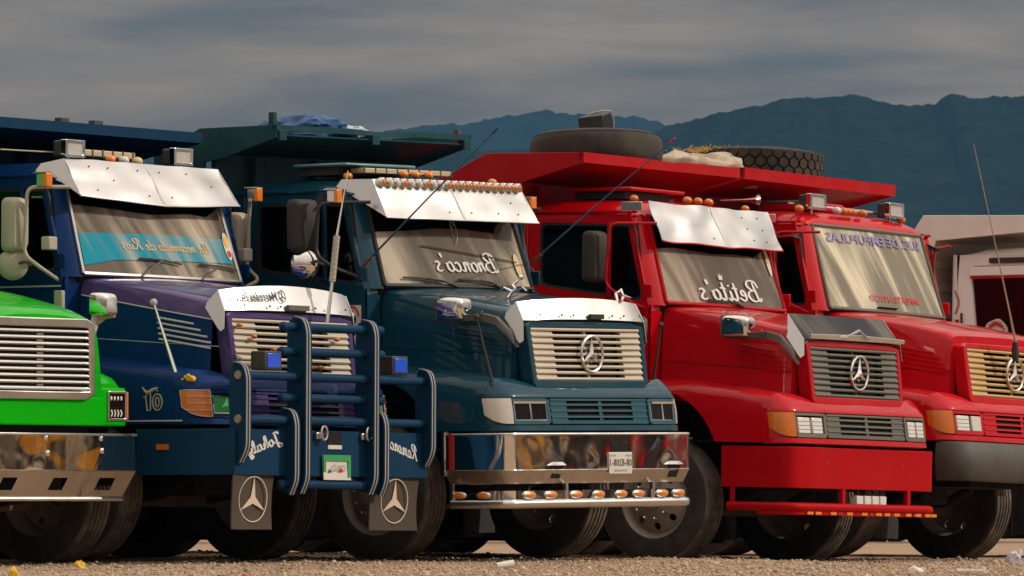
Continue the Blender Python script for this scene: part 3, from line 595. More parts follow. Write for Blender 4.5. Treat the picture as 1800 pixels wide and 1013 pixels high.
    MB().loft([[(PX(y, 1.04) - .03, y, 1.042), (PX(y, 1.04) + .002, y, 1.040), (PX(y, 1.0) + .004, y, 1.0), (PX(y, 1.0) - .03, y, .994)] for y in ys], closed=True, cap0=True, cap1=True).build('nose_trim', P, root, smooth=30)
    # lower grille
    lm = c['lower']
    lg = MB().loft([[(PX(y, z) - .026, y, z) for z in (1.243, 1.045)] for y in np.linspace(-.615, .615, 9)]).build('lower_grille', 'void_black', root)
    for k, z in enumerate((1.234, 1.196, 1.150, 1.104, 1.062)):
        hh = .010 if k < 4 else .018
        MB().loft([[(PX(y, z) - .024, y, z + hh), (PX(y, z) - .002, y, z + hh * .8), (PX(y, z) + .001, y, z - hh * .6), (PX(y, z) - .024, y, z - hh)] for y in np.linspace(-.618, .618, 9)], closed=True, cap0=True, cap1=True).build('slat', lm, lg, smooth=25)
    for y0, y1 in ((-.618, -.42), (.42, .618), (-.02, .02)):
        MB().loft([[(PX(y, 1.24) - .022, y, 1.24), (PX(y, 1.24) - .008, y, 1.24), (PX(y, 1.05) - .008, y, 1.05), (PX(y, 1.05) - .022, y, 1.05)] for y in (y0, y1)], closed=True, cap0=True, cap1=True).build('lower_grille_block', lm, lg)
    # headlights and turn signals
    for s in (-1, 1):
        a, b = .635, 1.038
        outer = [(s * a, 1.244), (s * b, 1.244), (s * b, 1.046), (s * a, 1.046)]; inner = [(s * (a + .035), 1.222), (s * (b - .012), 1.222), (s * (b - .012), 1.078), (s * (a + .035), 1.078)]
        hl = ring_panel(outer, inner, lambda p: (PX(p[0], p[1]) + .003, p[0], p[1]), lambda p: (PX(p[0], p[1]) - .026, p[0], p[1]), 48).build('headlight', c['hl_frame'], root, smooth=20, bevel=.004)
        MB().loft([[(PX(y, z) - .0255, y, z) for z in (1.235, 1.06)] for y in np.linspace(s * (a + .02), s * b, 5)]).build('headlight_recess', 'void_black', hl)
        for (y0, y1, mat, dz) in c['lamps']:
            z0, z1 = 1.080 + dz, 1.208
            ya, yb = s * y0, s * y1
            lamp = MB().hexa([(PX(ya, z0) - .024, ya, z0), (PX(ya, z0) + c.get('lamp_out', -.008), ya, z0), (PX(yb, z0) + c.get('lamp_out', -.008), yb, z0), (PX(yb, z0) - .024, yb, z0),
                              (PX(ya, z1) - .024, ya, z1), (PX(ya, z1) + c.get('lamp_out', -.008), ya, z1), (PX(yb, z1) + c.get('lamp_out', -.008), yb, z1), (PX(yb, z1) - .024, yb, z1)]).build('lamp', mat, hl, bevel=.006)
            if c.get('lamp_rim'):
                pts = [(PX(ya, z0) - .004, ya, z0), (PX(yb, z0) - .004, yb, z0), (PX(yb, z1) - .004, yb, z1), (PX(ya, z1) - .004, ya, z1), (PX(ya, z0) - .004, ya, z0)]
                MB().tube(pts, .0045, 6).build('lamp_rim', 'chrome', hl)
            if mat == 'white_lens':
                for j in range(1, 4):
                    zz = z0 + (z1 - z0) * j / 4; mbx = MB(); mbx.tube([(PX(ya, zz) + c.get('lamp_out', 0) + .001, ya, zz), (PX(yb, zz) + c.get('lamp_out', 0) + .001, yb, zz)], .0022, 4); mbx.build('lamp_rib', 'grey_plastic', hl)
        if c.get('brow'):
            MB().loft([[(PX(y, 1.22) - .02, y, 1.226), (PX(y, 1.22) + .016, y, 1.222), (PX(y, 1.22) + .014, y, 1.206), (PX(y, 1.22) - .02, y, 1.212)] for y in np.linspace(s * (a + .05), s * (b - .01), 4)], closed=True, cap0=True, cap1=True).build('headlight_brow', 'chrome', hl)
        yt = [s * y for y in (1.046, 1.075, 1.105, 1.13, 1.15, 1.168, 1.178, 1.186)]
        zt = [1.246] * 8; zb = [1.052, 1.052, 1.054, 1.058, 1.066, 1.078, 1.095, 1.12]
        ts = MB().loft([[(PX(y, b) - .03, y * .985, b), (PX(y, b) + .004, y, b), (PX(y, (t + b) / 2) + .010, y * 1.003, (t + b) / 2), (PX(y, t) + .004, y, t), (PX(y, t) - .03, y * .985, t)] for y, t, b in zip(yt, zt, zb)], closed=True, cap0=True, cap1=True).build('turn_signal', c['turn'], root, smooth=40)
        if c.get('turn_bars'):
            for zz in (1.10, 1.15, 1.20):
                MB().tube([(PX(y, zz) + .012, y * 1.004, zz) for y in yt[:-1]], .003, 5).build('lamp_guard', 'pin_stripe', ts)
            MB().tube([(PX(y, t) + .008, y, t) for y, t in zip(yt, zt)] + [(PX(y, b) + .008, y, b) for y, b in list(zip(yt, zb))[::-1]] + [(PX(yt[0], 1.246) + .008, yt[0], 1.246)], .004, 5).build('lamp_guard', 'pin_stripe', ts)
    # fenders
    for s in (-1, 1):
        fx = [-1.225, -1.19, -1.12, -1.0, -.85, -.72, -.62, -.50, -.40, -.30, -.22, -.15, -.09, -.04, -.015, .0, .08, .18, .28, .36, .42, .465]
        secs = []
        for x in fx:
            zf = interp(x, [-1.23, -1.0, -.62, -.38, -.118, .158, .38, .465], [1.35, 1.45, 1.495, 1.488, 1.453, 1.427, 1.395, 1.372])
            d = abs(x + .62); zb = .80 + math.sqrt(max(0, .61 ** 2 - d * d)) if d < .605 else 1.0
            zb = max(zb, 1.0) if x > -.1 else zb
            yo = interp(x, [-1.2, 0, .3, .465], [1.195, 1.195, 1.193, 1.186]); wi = hood_side_y(max(-.71, x), 1.45) + .0
            secs.append([(x, s * (wi - .03), zf + .02), (x, s * (wi + .03), zf + .012), (x, s * (1.045), zf + .004), (x, s * 1.10, zf - .004), (x, s * 1.14, zf - .022), (x, s * 1.165, zf - .05), (x, s * (yo - .012), zf - .085),
                         (x, s * yo, max(zb + .004, zf - .20)), (x, s * yo, zb), (x, s * (yo - .04), zb + .004)])
        fe = MB().loft(secs).build('fender', P, root, smooth=40)
        arc = [(-.62 + .645 * math.cos(t), .80 + .645 * math.sin(t)) for t in np.linspace(-.2, math.pi + .2, 16)]
        MB().loft([[(x, s * .45, z), (x, s * 1.15, z)] for x, z in arc]).build('wheel_well', 'void_black', root)
    # engine bay filler, radiator, axle
    MB().box(-.70, .44, -.44, .44, .62, 1.78).build('engine_block', 'void_black', root)
    MB().box(-.72, .50, -1.0, 1.0, 1.0, 1.02).build('splash_plate', 'void_black', root)
    return hood

def cab(root, c):
    P = c['paint']; glass = c.get('glass', 'windshield_glass')
    # windshield and seal
    us = np.linspace(-1, 1, 15); vs = np.linspace(0, 1, 7)
    ws = MB().loft([[WS_(u, v) for u in us] for v in vs]).build('windshield', glass, root, smooth=60)
    bd = [WS_(u, 0, .004) for u in us] + [WS_(1, v, .004) for v in vs[1:]] + [WS_(u, 1, .004) for u in us[::-1][1:]] + [WS_(-1, v, .004) for v in vs[::-1][1:]]
    MB().tube(bd, .017, 6).build('windshield_seal', c.get('seal', 'black_rubber'), root)
    # pillars, cowl and roof
    for s in (-1, 1):
        pl = [[(-.675, s * .945, 2.10), (-.685, s * .985, 2.10), (-.725, s * 1.05, 2.10), (-.765, s * 1.089, 2.10)], [(-.785, s * .925, 2.45), (-.795, s * .965, 2.45), (-.83, s * 1.03, 2.45), (-.86, s * 1.08, 2.45)], [(-.90, s * .900, 2.84), (-.91, s * .94, 2.85), (-.935, s * 1.01, 2.86), (-.96, s * 1.07, 2.86)]]
        MB().shell(pl, .05, (-1, 0, 0)).build('pillar', P, root, smooth=50, bevel=.008)
        MB().loft([[(-.735, s * .92, z), (-.735, s * 1.088, z)] for z in (2.11, 1.9, 1.3, .95)]).build('cowl_side', P, root)
        MB().box(-2.06, -1.937, s * 1.04 - .05, s * 1.04 + .05, 1.05, 2.86).build('rear_pillar', P, root, bevel=.02, seg=3)
        outer = [(-1.93, 1.08), (-.742, 1.08), (-.76, 2.10), (-.945, 2.845), (-1.93, 2.85)]
        inner = rounded([(-1.825, 2.262), (-.818, 2.135), (-.905, 2.762), (-1.825, 2.785)], .06, 6)
        dr = ring_panel(outer, inner, lambda p: (p[0], s * 1.092, p[1]), lambda p: (p[0], s * 1.045, p[1]), 96).build('door', P, root, smooth=30, bevel=.010, seg=3)
        MB().add([(-1.84, s * 1.062, 2.24), (-.80, s * 1.062, 2.11), (-.89, s * 1.062, 2.78), (-1.84, s * 1.062, 2.80)], [(0, 1, 2, 3)]).build('window', 'side_glass', dr)
        inn2 = rounded([(-1.805, 2.282), (-.838, 2.158), (-.917, 2.744), (-1.805, 2.765)], .05, 6)
        ring_panel(rounded([(-1.83, 2.257), (-.812, 2.130), (-.902, 2.767), (-1.83, 2.79)], .06, 6), inn2, lambda p: (p[0], s * 1.086, p[1]), lambda p: (p[0], s * 1.055, p[1]), 96).build('window_seal', 'black_rubber', dr, smooth=30)
        MB().box(-1.16, -1.125, s * 1.088 - .022, s * 1.088 + .004, 2.17, 2.785).build('window_divider', c.get('divider', P), dr, bevel=.006)
        MB().tube(arc_path([(-1.85, s * 1.085, 1.98), (-1.85, s * 1.125, 1.98), (-1.70, s * 1.125, 1.97), (-1.70, s * 1.085, 1.97)], .02), .012, 6).build('door_handle', 'black_plastic', dr)
        MB().tube([(x, s * 1.10, 2.872 if x < -1 else 2.865) for x in (-2.05, -1.5, -1.0, -.93)], .013, 6).build('drip_rail', P, root)
        for z in (1.35, 2.22):
            MB().box(-.80, -.72, s * 1.10 - .012, s * 1.10 + .012, z - .055, z + .055).build('door_hinge', P, dr, bevel=.008)
    secs = []
    for x, zt, w in [(-.905, 2.862, .965), (-.925, 2.905, 1.0), (-.965, 2.95, 1.01), (-1.05, 2.985, 1.015), (-1.3, 3.0, 1.02), (-1.7, 3.0, 1.02), (-1.95, 2.985, 1.015), (-2.04, 2.95, 1.0), (-2.07, 2.89, .98)]:
        k = w / 1.02; e = max(2.85, zt - .14)
        h = [(0, zt), (.5 * k, zt - .006), (.8 * k, zt - .022), (.95 * k, zt - .045), (1.03 * k, max(e, zt - .085)), (1.075 * k, max(e - .002, zt - .125)), (1.088 * k, e - .012)]
        secs.append([(x, -y, z) for y, z in h[::-1]] + [(x, y, z) for y, z in h[1:]])
    MB().loft(secs).build('roof', P, root, smooth=45)
    MB().box(-2.075, -2.05, -1.06, 1.06, 1.05, 2.88).build('back_wall', P, root)
    MB().box(-2.04, -2.02, -1.03, 1.03, 1.1, 2.86).build('back_lining', 'cab_interior', root)
    MB().box(-2.04, -.74, -1.03, 1.03, 1.06, 1.10).build('floor_pan', 'cab_interior', root)
    MB().box(-2.02, -.95, -1.03, 1.03, 2.868, 2.878).build('headliner', 'cab_interior', root)
    MB().loft([[(x, y, z) for x, z in ((-.745, 1.2), (-.745, 2.10), (-.80, 2.135), (-1.0, 2.12), (-1.08, 2.06), (-1.10, 1.9), (-1.0, 1.7))] for y in (-1.03, 1.03)], cap0=True, cap1=True).build('dashboard', 'dash_fabric', root)
    MB().loft([[(-.675 + .05 * (1 - u * u), u * .945, 2.128), (-.715 + .05 * (1 - u * u), u * .945, 2.10), (-.76, u * .945, 2.0)] for u in us]).build('cowl', 'black_plastic', root)
    for y in (-.5, .5):
        st = MB().box(-1.95, -1.45, y - .25, y + .25, 1.55, 1.68).build('seat', 'seat_fabric', root, bevel=.04, seg=3)
        MB().hexa([(-1.98, y - .24, 1.66), (-1.84, y - .24, 1.66), (-1.84, y + .24, 1.66), (-1.98, y + .24, 1.66), (-2.01, y - .22, 2.34), (-1.93, y - .22, 2.34), (-1.93, y + .22, 2.34), (-2.01, y + .22, 2.34)]).build('seat_back', 'seat_fabric', st, bevel=.04, seg=3)
        MB().box(-2.0, -1.92, y - .13, y + .13, 2.38, 2.56).build('headrest', 'seat_fabric', st, bevel=.03, seg=3)
    n = 28; mb = MB(); ax = Vector((.5, 0, .87)).normalized(); e1 = Vector((0, 1, 0)); e2 = ax.cross(e1); cc = Vector((-1.22, -.5, 2.10)); path = [tuple(cc + .23 * (math.cos(2 * math.pi * k / n) * e1 + math.sin(2 * math.pi * k / n) * e2)) for k in range(n + 1)]
    mb.tube(path, .014, 6); mb.tube([tuple(cc - .23 * e1), tuple(cc + .23 * e1)], .012, 6); mb.tube([tuple(cc), tuple(cc - ax * .25)], .02, 6)
    mb.build('steering_wheel', 'black_plastic', root)
    # black band laid over the top of the windshield
    if c.get('top_band'):
        pts = c['top_band']; vb = lambda u: interp(u, [p[0] for p in pts], [p[1] for p in pts])
        MB().loft([[WS_(u, .99, .004), WS_(u, (1 + vb(u)) / 2, .004), WS_(u, vb(u), .004)] for u in np.linspace(-.985, .985, 48)]).build('windshield_top_band', 'band_black', root)
    # wipers
    for u0, u1, v1 in c.get('wipers', [(-.5, -.2, .05), (.3, .55, .05)]):
        w = MB().tube([WS_(u0, -.01, .015), WS_(u0 + .6 * (u1 - u0), v1 * .7, .05), WS_(u1, v1 + .01, .045)], [.010, .008, .006], 6).build('wiper', 'black_plastic', root)
        MB().tube([WS_(u1 + .26 * t - .02, v1 + .012 * (1 - t * t) - .02 * t, .022) for t in np.linspace(-1, 1, 9)], .008, 5).build('wiper_blade', 'black_rubber', w)

def chassis(root, c):
    ax = c.get('axle', -.62)
    for s in (-1, 1):
        MB().box(-6.6, .40, s * .42 - .04, s * .42 + .04, .74, .98).build('chassis_rail', 'chassis_black', root)
        put_wheel(root, ax, s * 1.05, TYRE_R, s)
        for x in (-4.7, -6.05):
            for yy in (.80, 1.10): put_wheel(root, x, s * yy, TYRE_R, s, detail=False)
        MB().tube([(ax + .55, s * .42, .62), (ax + .3, s * .42, .50), (ax, s * .42, .46), (ax - .3, s * .42, .50), (ax - .6, s * .42, .66)], .04, 8).build('leaf_spring', 'chassis_black', root)
        MB().lathe([(.001, -.62), (.31, -.62), (.34, -.58), (.34, .58), (.31, .62), (.001, .62)], 28, (-2.62, s * .84, .52), ax=0).build('fuel_tank', 'chassis_black', root)
        MB().box(-4.05, -3.30, s * .82 - .28, s * .82 + .28, .15, .95).build('tool_box', 'chassis_black', root, bevel=.02)
        MB().box(-1.30, -1.285, s * 1.02 - .20, s * 1.02 + .20, .20, .95).build('mud_flap', 'black_rubber', root)
        MB().box(-6.72, -6.70, s * .95 - .33, s * .95 + .33, .18, 1.0).build('mud_flap', 'black_rubber', root)
        MB().hexa([(-1.95, s * .85, .17), (-1.35, s * .85, .17), (-1.35, s * 1.16, .17), (-1.95, s * 1.16, .17), (-1.95, s * .85, 1.02), (-1.3, s * .85, 1.02), (-1.3, s * 1.14, 1.02), (-1.95, s * 1.14, 1.02)]).build('cab_step', 'chassis_black', root, bevel=.02)
        for z in (.52, .80): MB().box(-1.9, -1.38, s * 1.0 - .16, s * 1.0 + .17, z - .012, z + .012).build('step_tread', 'rusty_iron', root)
    MB().box(ax - .06, ax + .06, -.92, .92, .40, .52).build('front_axle', 'rusty_iron', root, bevel=.02)
    MB().box(ax - .35, ax + .45, -.22, .22, .48, .70).build('oil_pan', 'chassis_black', root, bevel=.03)
    MB().tube([(ax - .12, -.9, .50), (ax - .12, .9, .50)], .025, 8).build('tie_rod', 'rusty_iron', root)
    MB().box(-4.8, -4.6, -.7, .7, .34, .66).build('rear_axle', 'chassis_black', root); MB().sphere((-4.7, 0, .50), .28, 14, 10).build('differential', 'chassis_black', root); MB().tube([(-1.0, 0, .72), (-4.5, 0, .55)], .07, 10).build('drive_shaft', 'chassis_black', root); MB().box(-2.2, -1.0, -.26, .26, .30, .95).build('gearbox', 'chassis_black', root, bevel=.04); MB().box(-6.15, -5.95, -.7, .7, .42, .64).build('rear_axle', 'chassis_black', root)
    MB().box(.30, .44, -.80, .80, .70, .90).build('front_crossmember', 'chassis_black', root)

def dump_bed(root, b):
    m = b['mat']; xf, zt, zh = b['xf'], b['zt'], b['zh']; xb, zb = b.get('xb', -2.18), b.get('zb', 3.10); W = 1.22; sl = b.get('slope', 0.)
    z_at = lambda x: zt + sl * (xf - x)
    bed = MB().box(-6.9, xb - .0, -W + .02, W - .02, 1.22, 1.34).build('dump_bed', m, root)
    MB().box(xb - .03, xb + .03, -W + .03, W - .03, 1.30, zb + .06).build('headboard', m, bed, bevel=.006)
    for y in (-.75, 0, .75): MB().box(xb + .03, xb + .10, y - .05, y + .05, 1.34, zb + .02).build('headboard_rib', m, bed, bevel=.006)
    for z in (1.9, 2.5): MB().box(xb + .03, xb + .09, -W + .05, W - .05, z - .04, z + .04).build('headboard_rail', m, bed, bevel=.006)
    # sloped cab protector: plate, side boards, fascia
    zp = lambda x: (zt - zh + .02) + (zb - (zt - zh) + .01) * (x - xf) / (xb - xf)
    MB().shell([[(x, y, zp(x)) for y in np.linspace(-W + .02, W - .02, 9)] for x in np.linspace(xf + -.01, xb - .05, 5)], .012, (0, 0, 1)).build('protector_plate', m, bed)
    for s in (-1, 1):
        poly = [(xf, zt), (xf, zt - zh), (xb + .12, zb - .0), (xb - .06, zb - .02), (xb - .06, 2.9), (-2.75, 2.9), (-2.75, z_at(-2.3) - .17), (-2.60, z_at(-2.3) - .15), (-2.28, z_at(-2.28))]
        MB().prism(poly, 1, s * W - .012, s * W + .012).build('protector_side', m, bed, bevel=.004)
        MB().box(-6.9, -2.70, s * W - .03, s * W + .03, 1.30, 3.0).build('side_wall', m, bed, bevel=.008)
        for x in np.arange(-6.6, -2.8, .62): MB().box(x - .05, x + .05, s * (W + .065) - .035, s * (W + .065) + .035, 1.30, 2.95).build('side_rib', m, bed, bevel=.01)
        MB().box(-6.95, -2.68, s * W - .07, s * W + .07, 2.98, 3.08).build('top_rail', m, bed, bevel=.015)
    dent = b.get('dent', 0.)
    yy = np.linspace(-W - .012, W + .012, 17); fh = b.get('fh', zh)
    MB().loft([[(xf - .012, y, zt - fh), (xf + .014, y, zt - fh), (xf + .014 - dent * .3 * math.exp(-((y - .1) / .25) ** 2), y, zt - dent * math.exp(-((y - .1) / .25) ** 2)), (xf - .012, y, zt - dent * math.exp(-((y - .1) / .25) ** 2)), (xf - .05, y, zt - .004 - dent * math.exp(-((y - .1) / .25) ** 2))] for y in yy], closed=True, cap0=True, cap1=True).build('fascia', b.get('fascia_mat', m), bed, smooth=25)
    MB().box(-6.95, -6.9, -W, W, 1.25, 2.9).build('tailgate', m, bed)
    MB().box(-5.2, -3.2, -.16, .16, .98, 1.21).build('hoist_frame', 'chassis_black', root)
    return bed

def visor(root, c):
    v = c['visor']; m = 'sheet_metal'
    xt, zt, wt, xb_, zb, wb = v['xt'], v['zt'], v['wt'], v['xb'], v['zb'], v['wb']; dx, dz = v.get('mid', (.03, 0.))
    rnd = random.Random(v.get('seed', 1))
    def pt(u, t):    # u -1..1, t 0 top 1 bottom
        f = 1 - abs(u)
        x = xt + (xb_ - xt) * t + dx * f * (.4 + .6 * t); y = u * (wt + (wb - wt) * t); z = zt + (zb - zt) * t - dz * f * t
        w = v.get('crumple', .004) * mnoise.noise(Vector((u * 3.1 + v.get('seed', 1) * 7, t * 2.2, .3))) * 2
        return (x + w, y, z + w * .5)
    vz = None
    for s in (-1, 1):
        us = np.linspace(0.002 * s, s, 13); grid = [[pt(u, t) for u in us] for t in np.linspace(0, 1, 7)]
        o = MB().shell(grid, .006, (-.8, 0, -.45)).build('visor', m, root, smooth=30)
        ear = [pt(s, 0), pt(s, 1), v.get('ear_low', None) or (xb_ - .18, s * (wb + .005), zb + .10), (-1.04, s * 1.075, 2.90), (-1.00, s * 1.06, 2.955)]
        if v.get('ear', True):
            ear = [(p[0], s * abs(p[1]), p[2]) for p in ear]
            MB().add(ear + [(p[0], p[1] - s * .006, p[2]) for p in ear], [(0, 1, 2, 3, 4), (9, 8, 7, 6, 5)] + [(i, (i + 1) % 5, 5 + (i + 1) % 5, 5 + i) for i in range(5)]).build('visor_ear', m, o, smooth=20)
        else:
            MB().box(-1.06, -.86, s * 1.06 - .006, s * 1.06 + .006, 2.88, 2.95).build('visor_bracket', m, o, bevel=.004)
        for t in (.2, .5, .8):
            for u in (.15, .5, .75):
                if rnd.random() < .5:
                    p = pt(s * (u + rnd.uniform(-.02, .02)), t); MB().sphere((p[0] + .003, p[1], p[2] + .002), .0065, 8, 4).build('rivet', 'grey_plastic', o)
        # folded lower hem
        MB().tube([pt(u, 1.0) for u in us], .007, 6).build('visor_hem', v.get('hem', m), o)
    MB().tube([pt(0, t) for t in np.linspace(.01, .99, 5)], .008, 5).build('visor_seam', m, root)
    return pt

def bullet_lamp(root, p, mat='amber_lens', r=.045):
    r *= .80
    return MB().sphere(p, r, 12, 8, (1.0, 1.25, .85)).build('marker_lamp', mat, root)
def spot_lamp(root, x, y, z, w=.20, h=.13, bracket=True):
    o = MB().box(x - .10, x + .02, y - w / 2, y + w / 2, z - h / 2, z + h / 2).build('spot_lamp', 'black_plastic', root, bevel=.015, seg=2)
    ring_panel([(y - w / 2 - .004, z - h / 2 - .004), (y + w / 2 + .004, z - h / 2 - .004), (y + w / 2 + .004, z + h / 2 + .004), (y - w / 2 - .004, z + h / 2 + .004)], [(y - w / 2 + .022, z - h / 2 + .02), (y + w / 2 - .022, z - h / 2 + .02), (y + w / 2 - .022, z + h / 2 - .02), (y - w / 2 + .022, z + h / 2 - .02)],
               lambda p: (x + .034, p[0], p[1]), lambda p: (x - .02, p[0], p[1]), 32).build('spot_bezel', 'chrome', o, bevel=.004)
    MB().box(x + .0, x + .026, y - w / 2 + .02, y + w / 2 - .02, z - h / 2 + .018, z + h / 2 - .018).build('spot_lens', 'clear_lens', o)
    if bracket: MB().tube([(x - .04, y, z - h / 2), (x - .04, y, z - h / 2 - .08)], .012, 6).build('spot_bracket', 'dull_chrome', o)
    return o
def side_marker(root, x, y, z):
    o = MB().box(x - .07, x + .02, y - .03, y + .03, z - .05, z + .045).build('side_marker', 'dull_chrome', root, bevel=.006)
    MB().box(x + .0, x + .035, y - .036, y + .036, z - .055, z + .05).build('side_marker_lens', 'amber_lens', o, bevel=.008)
    MB().box(x - .09, x + .03, y - .04, y + .04, z + .048, z + .056).build('side_marker_hood', 'dull_chrome', o)

def door_mirror(root, c):
    mc = c['mirror']; fm = mc['frame']; hm = mc['head']
    for s in (-1, 1):
        yh = s * mc.get('y', 1.31); x0 = mc['x']; r = mc.get('r', .014)
        path = arc_path([(-.70, s * 1.08, 2.77), (x0, yh, 2.765), (x0 - .03, yh, mc['z0'] - .02), (x0 + .12, s * (abs(yh) - .02), mc['z0'] - .12), (-.80, s * 1.085, mc['z0'] - .2)], .07, 5)
        fr = MB().tube(path, r, 8).build('mirror_frame', fm, root)
        z0, z1 = mc['z0'], mc['z1']; w = mc.get('w', .20); xm = x0 - .035 - w / 2
        poly = rounded([(xm - w / 2, z0), (xm + w / 2, z0), (xm + w / 2, z1), (xm - w / 2, z1)], .05, 5)
        # mirror head: rounded shell, back towards the front
        secs = []
        for d, k in ((-.055, .80), (-.035, .96), (-.01, 1.0), (.035, 1.0), (.045, .96)):
            cx, cz = xm, (z0 + z1) / 2
            secs.append([(cx - d * 1.2 + .10 * (p[0] - cx), yh + (p[0] - cx) * k, cz + (p[1] - cz) * k) for p in poly])
        MB().loft(secs, closed=True, cap0=True, cap1=True).build('mirror_head', hm, fr, smooth=40)
        if mc.get('convex'):
            rr = .115; cxx = x0 - .14; cz = z0 - .09; q = Vector((.72, s * .69, 0)); e1 = Vector((-s * .69, .72, 0)).normalized(); mb = MB(); secs = []
            for t, k in ((0, 1.0), (.015, 1.02), (.03, .92), (.05, .60), (.058, .05)):
                secs.append([tuple(Vector((cxx, yh, cz)) + q * t + rr * k * (math.cos(a) * e1 + math.sin(a) * Vector((0, 0, 1)))) for a in [2 * math.pi * j / 24 for j in range(24)]])
            MB().loft(secs, closed=True, cap0=True, cap1=True).build('convex_mirror', mc['convex'], fr, smooth=40)
            MB().tube([(cxx, yh, cz), (x0 - .02, yh, cz + .02), (x0 + .05, yh, cz - .01)], .012, 6).build('convex_bracket', 'rusty_iron', fr)
        if mc.get('marker'): side_marker(root, x0 + .12, s * (abs(yh) - .07), 2.82)

def hood_mirror(root, c):
    for s in (-1, 1):
        y = s * 1.02
        arm = MB().loft([[(x, yy - s * .012 * k, z + .035 * k2), (x, yy + s * .03, z + .03 * k2), (x, yy + s * .03, z - .03 * k2), (x, yy - s * .02, z - .035 * k2)] for x, yy, z, k, k2 in
                        [(.50, s * .80, 1.645, 1, .3), (.47, s * .86, 1.74, 1, .9), (.42, s * .95, 1.835, 1, 1.0), (.34, y, 1.865, 1, .9), (.18, y, 1.862, 1, .8), (-.04, y, 1.858, 1, .7)]], closed=True, cap0=True, cap1=True).build('hood_mirror_arm', c.get('arm', 'dark_plastic'), root, smooth=30)
        secs = []
        for x, k, dz in ((-.055, .95, .0), (-.045, 1.0, .0), (.06, .99, .0), (.135, .95, -.004), (.168, .88, -.010), (.178, .70, -.02)):
            zz = 1.938 + dz; hh = .088 * k; ww = .085 * k
            secs.append([(x, y + ww * math.copysign(abs(math.cos(a)) ** .35, math.cos(a)), zz + hh * math.copysign(abs(math.sin(a)) ** .35, math.sin(a))) for a in [2 * math.pi * (j + .5) / 24 for j in range(24)]])
        MB().loft(secs, closed=True, cap0=True, cap1=True).build('hood_mirror', 'chrome', arm, smooth=50)
        MB().box(-.062, -.050, y - .086, y + .086, 1.848, 2.026).build('mirror_glass', 'black_plastic', arm, bevel=.01)

def deflector(root, mat, z_top, lean, zlow=1.655, base=None, lip=None, ztop_mid=None, xtop=.46):
    """stone guard standing on the nose of the hood, wrapped round its corners"""
    path = []      # plan: from near side back, round the corner, across the front
    def row(h):    # h 0 bottom .. 1 top
        R = []
        for y in np.linspace(-.765, .765, 17):
            zb = 1.842 + .012 * (1 - (y / .765) ** 2); zt = z_top + (ztop_mid - z_top if ztop_mid else 0) * (1 - (y / .765) ** 2)
            R.append((interp(abs(y), [0, .6, .73, .765], [.575, .572, .55, .53]) + (xtop - .56) * h, y * (1 + .0 * h), zb + (zt - zb) * h))
        return R
    o = MB().shell([row(h) for h in (0, .25, .5, .75, 1)], .006, (-1, 0, 0)).build('stone_guard', mat, root, smooth=45)
    for s in (-1, 1):
        top = row(1)[-1 if s > 0 else 0]; bot = row(0)[-1 if s > 0 else 0]
        pts = [(top[0], s * .768, top[2]), (bot[0] + .003, s * .775, bot[2]), (.545, s * .79, zlow + .02), (.515, s * .795, zlow), (.49, s * .80, zlow + .03), (.40, s * .83, 1.86), (.405, s * .82, 1.90)]
        n = len(pts); ww = [(p[0], p[1] + s * .006, p[2]) for p in pts]
        MB().add(pts + ww, [tuple(range(n)), tuple(range(2 * n - 1, n - 1, -1))] + [(i, (i + 1) % n, n + (i + 1) % n, n + i) for i in range(n)]).build('stone_guard_side', base or mat, o, smooth=20)
    return o, row

def whisker(root, p0, p1, mat='black_plastic', tip='black_plastic', r=.008, name='fender_pole'):
    o = MB().tube([p0, p1], [r * 1.6, r * .7], 6).build(name, mat, root)
    MB().sphere(p1, r * 2.6, 8, 6).build('pole_tip', tip, o); return o

def wrap_bumper(plan, prof, name, mat, root, smooth=30):
    """sweep a (dx, z) profile along a plan path of (x, y); dx is measured along the outward normal"""
    P = [Vector(p) for p in plan]; secs = []
    for i, p in enumerate(P):
        d = (P[min(i + 1, len(P) - 1)] - P[max(i - 1, 0)]).normalized(); n = Vector((d.y, -d.x))
        if n.dot(Vector((p.x + 3, p.y * .35))) < 0: n = -n
        secs.append([(p.x + n.x * q[0], p.y + n.y * q[0], q[1]) for q in prof])
    return MB().loft(secs, closed=True, cap0=True, cap1=True).build(name, mat, root, smooth=smooth)
def mirror_plan(half): return half + [(x, -y) for x, y in half[::-1]]
def bez(a, b, c, k=8): return [tuple(Vector(a) * (1 - t) ** 2 + Vector(b) * 2 * t * (1 - t) + Vector(c) * t * t) for t in [i / k for i in range(k + 1)]]

def truck_root(key, label):
    l, yaw, pit, rol = POSE[key]
    o = empty('dump_truck', l, (RAD(rol), RAD(pit), RAD(yaw))); return tag(o, label, 'truck', 'dump trucks parked in a row')

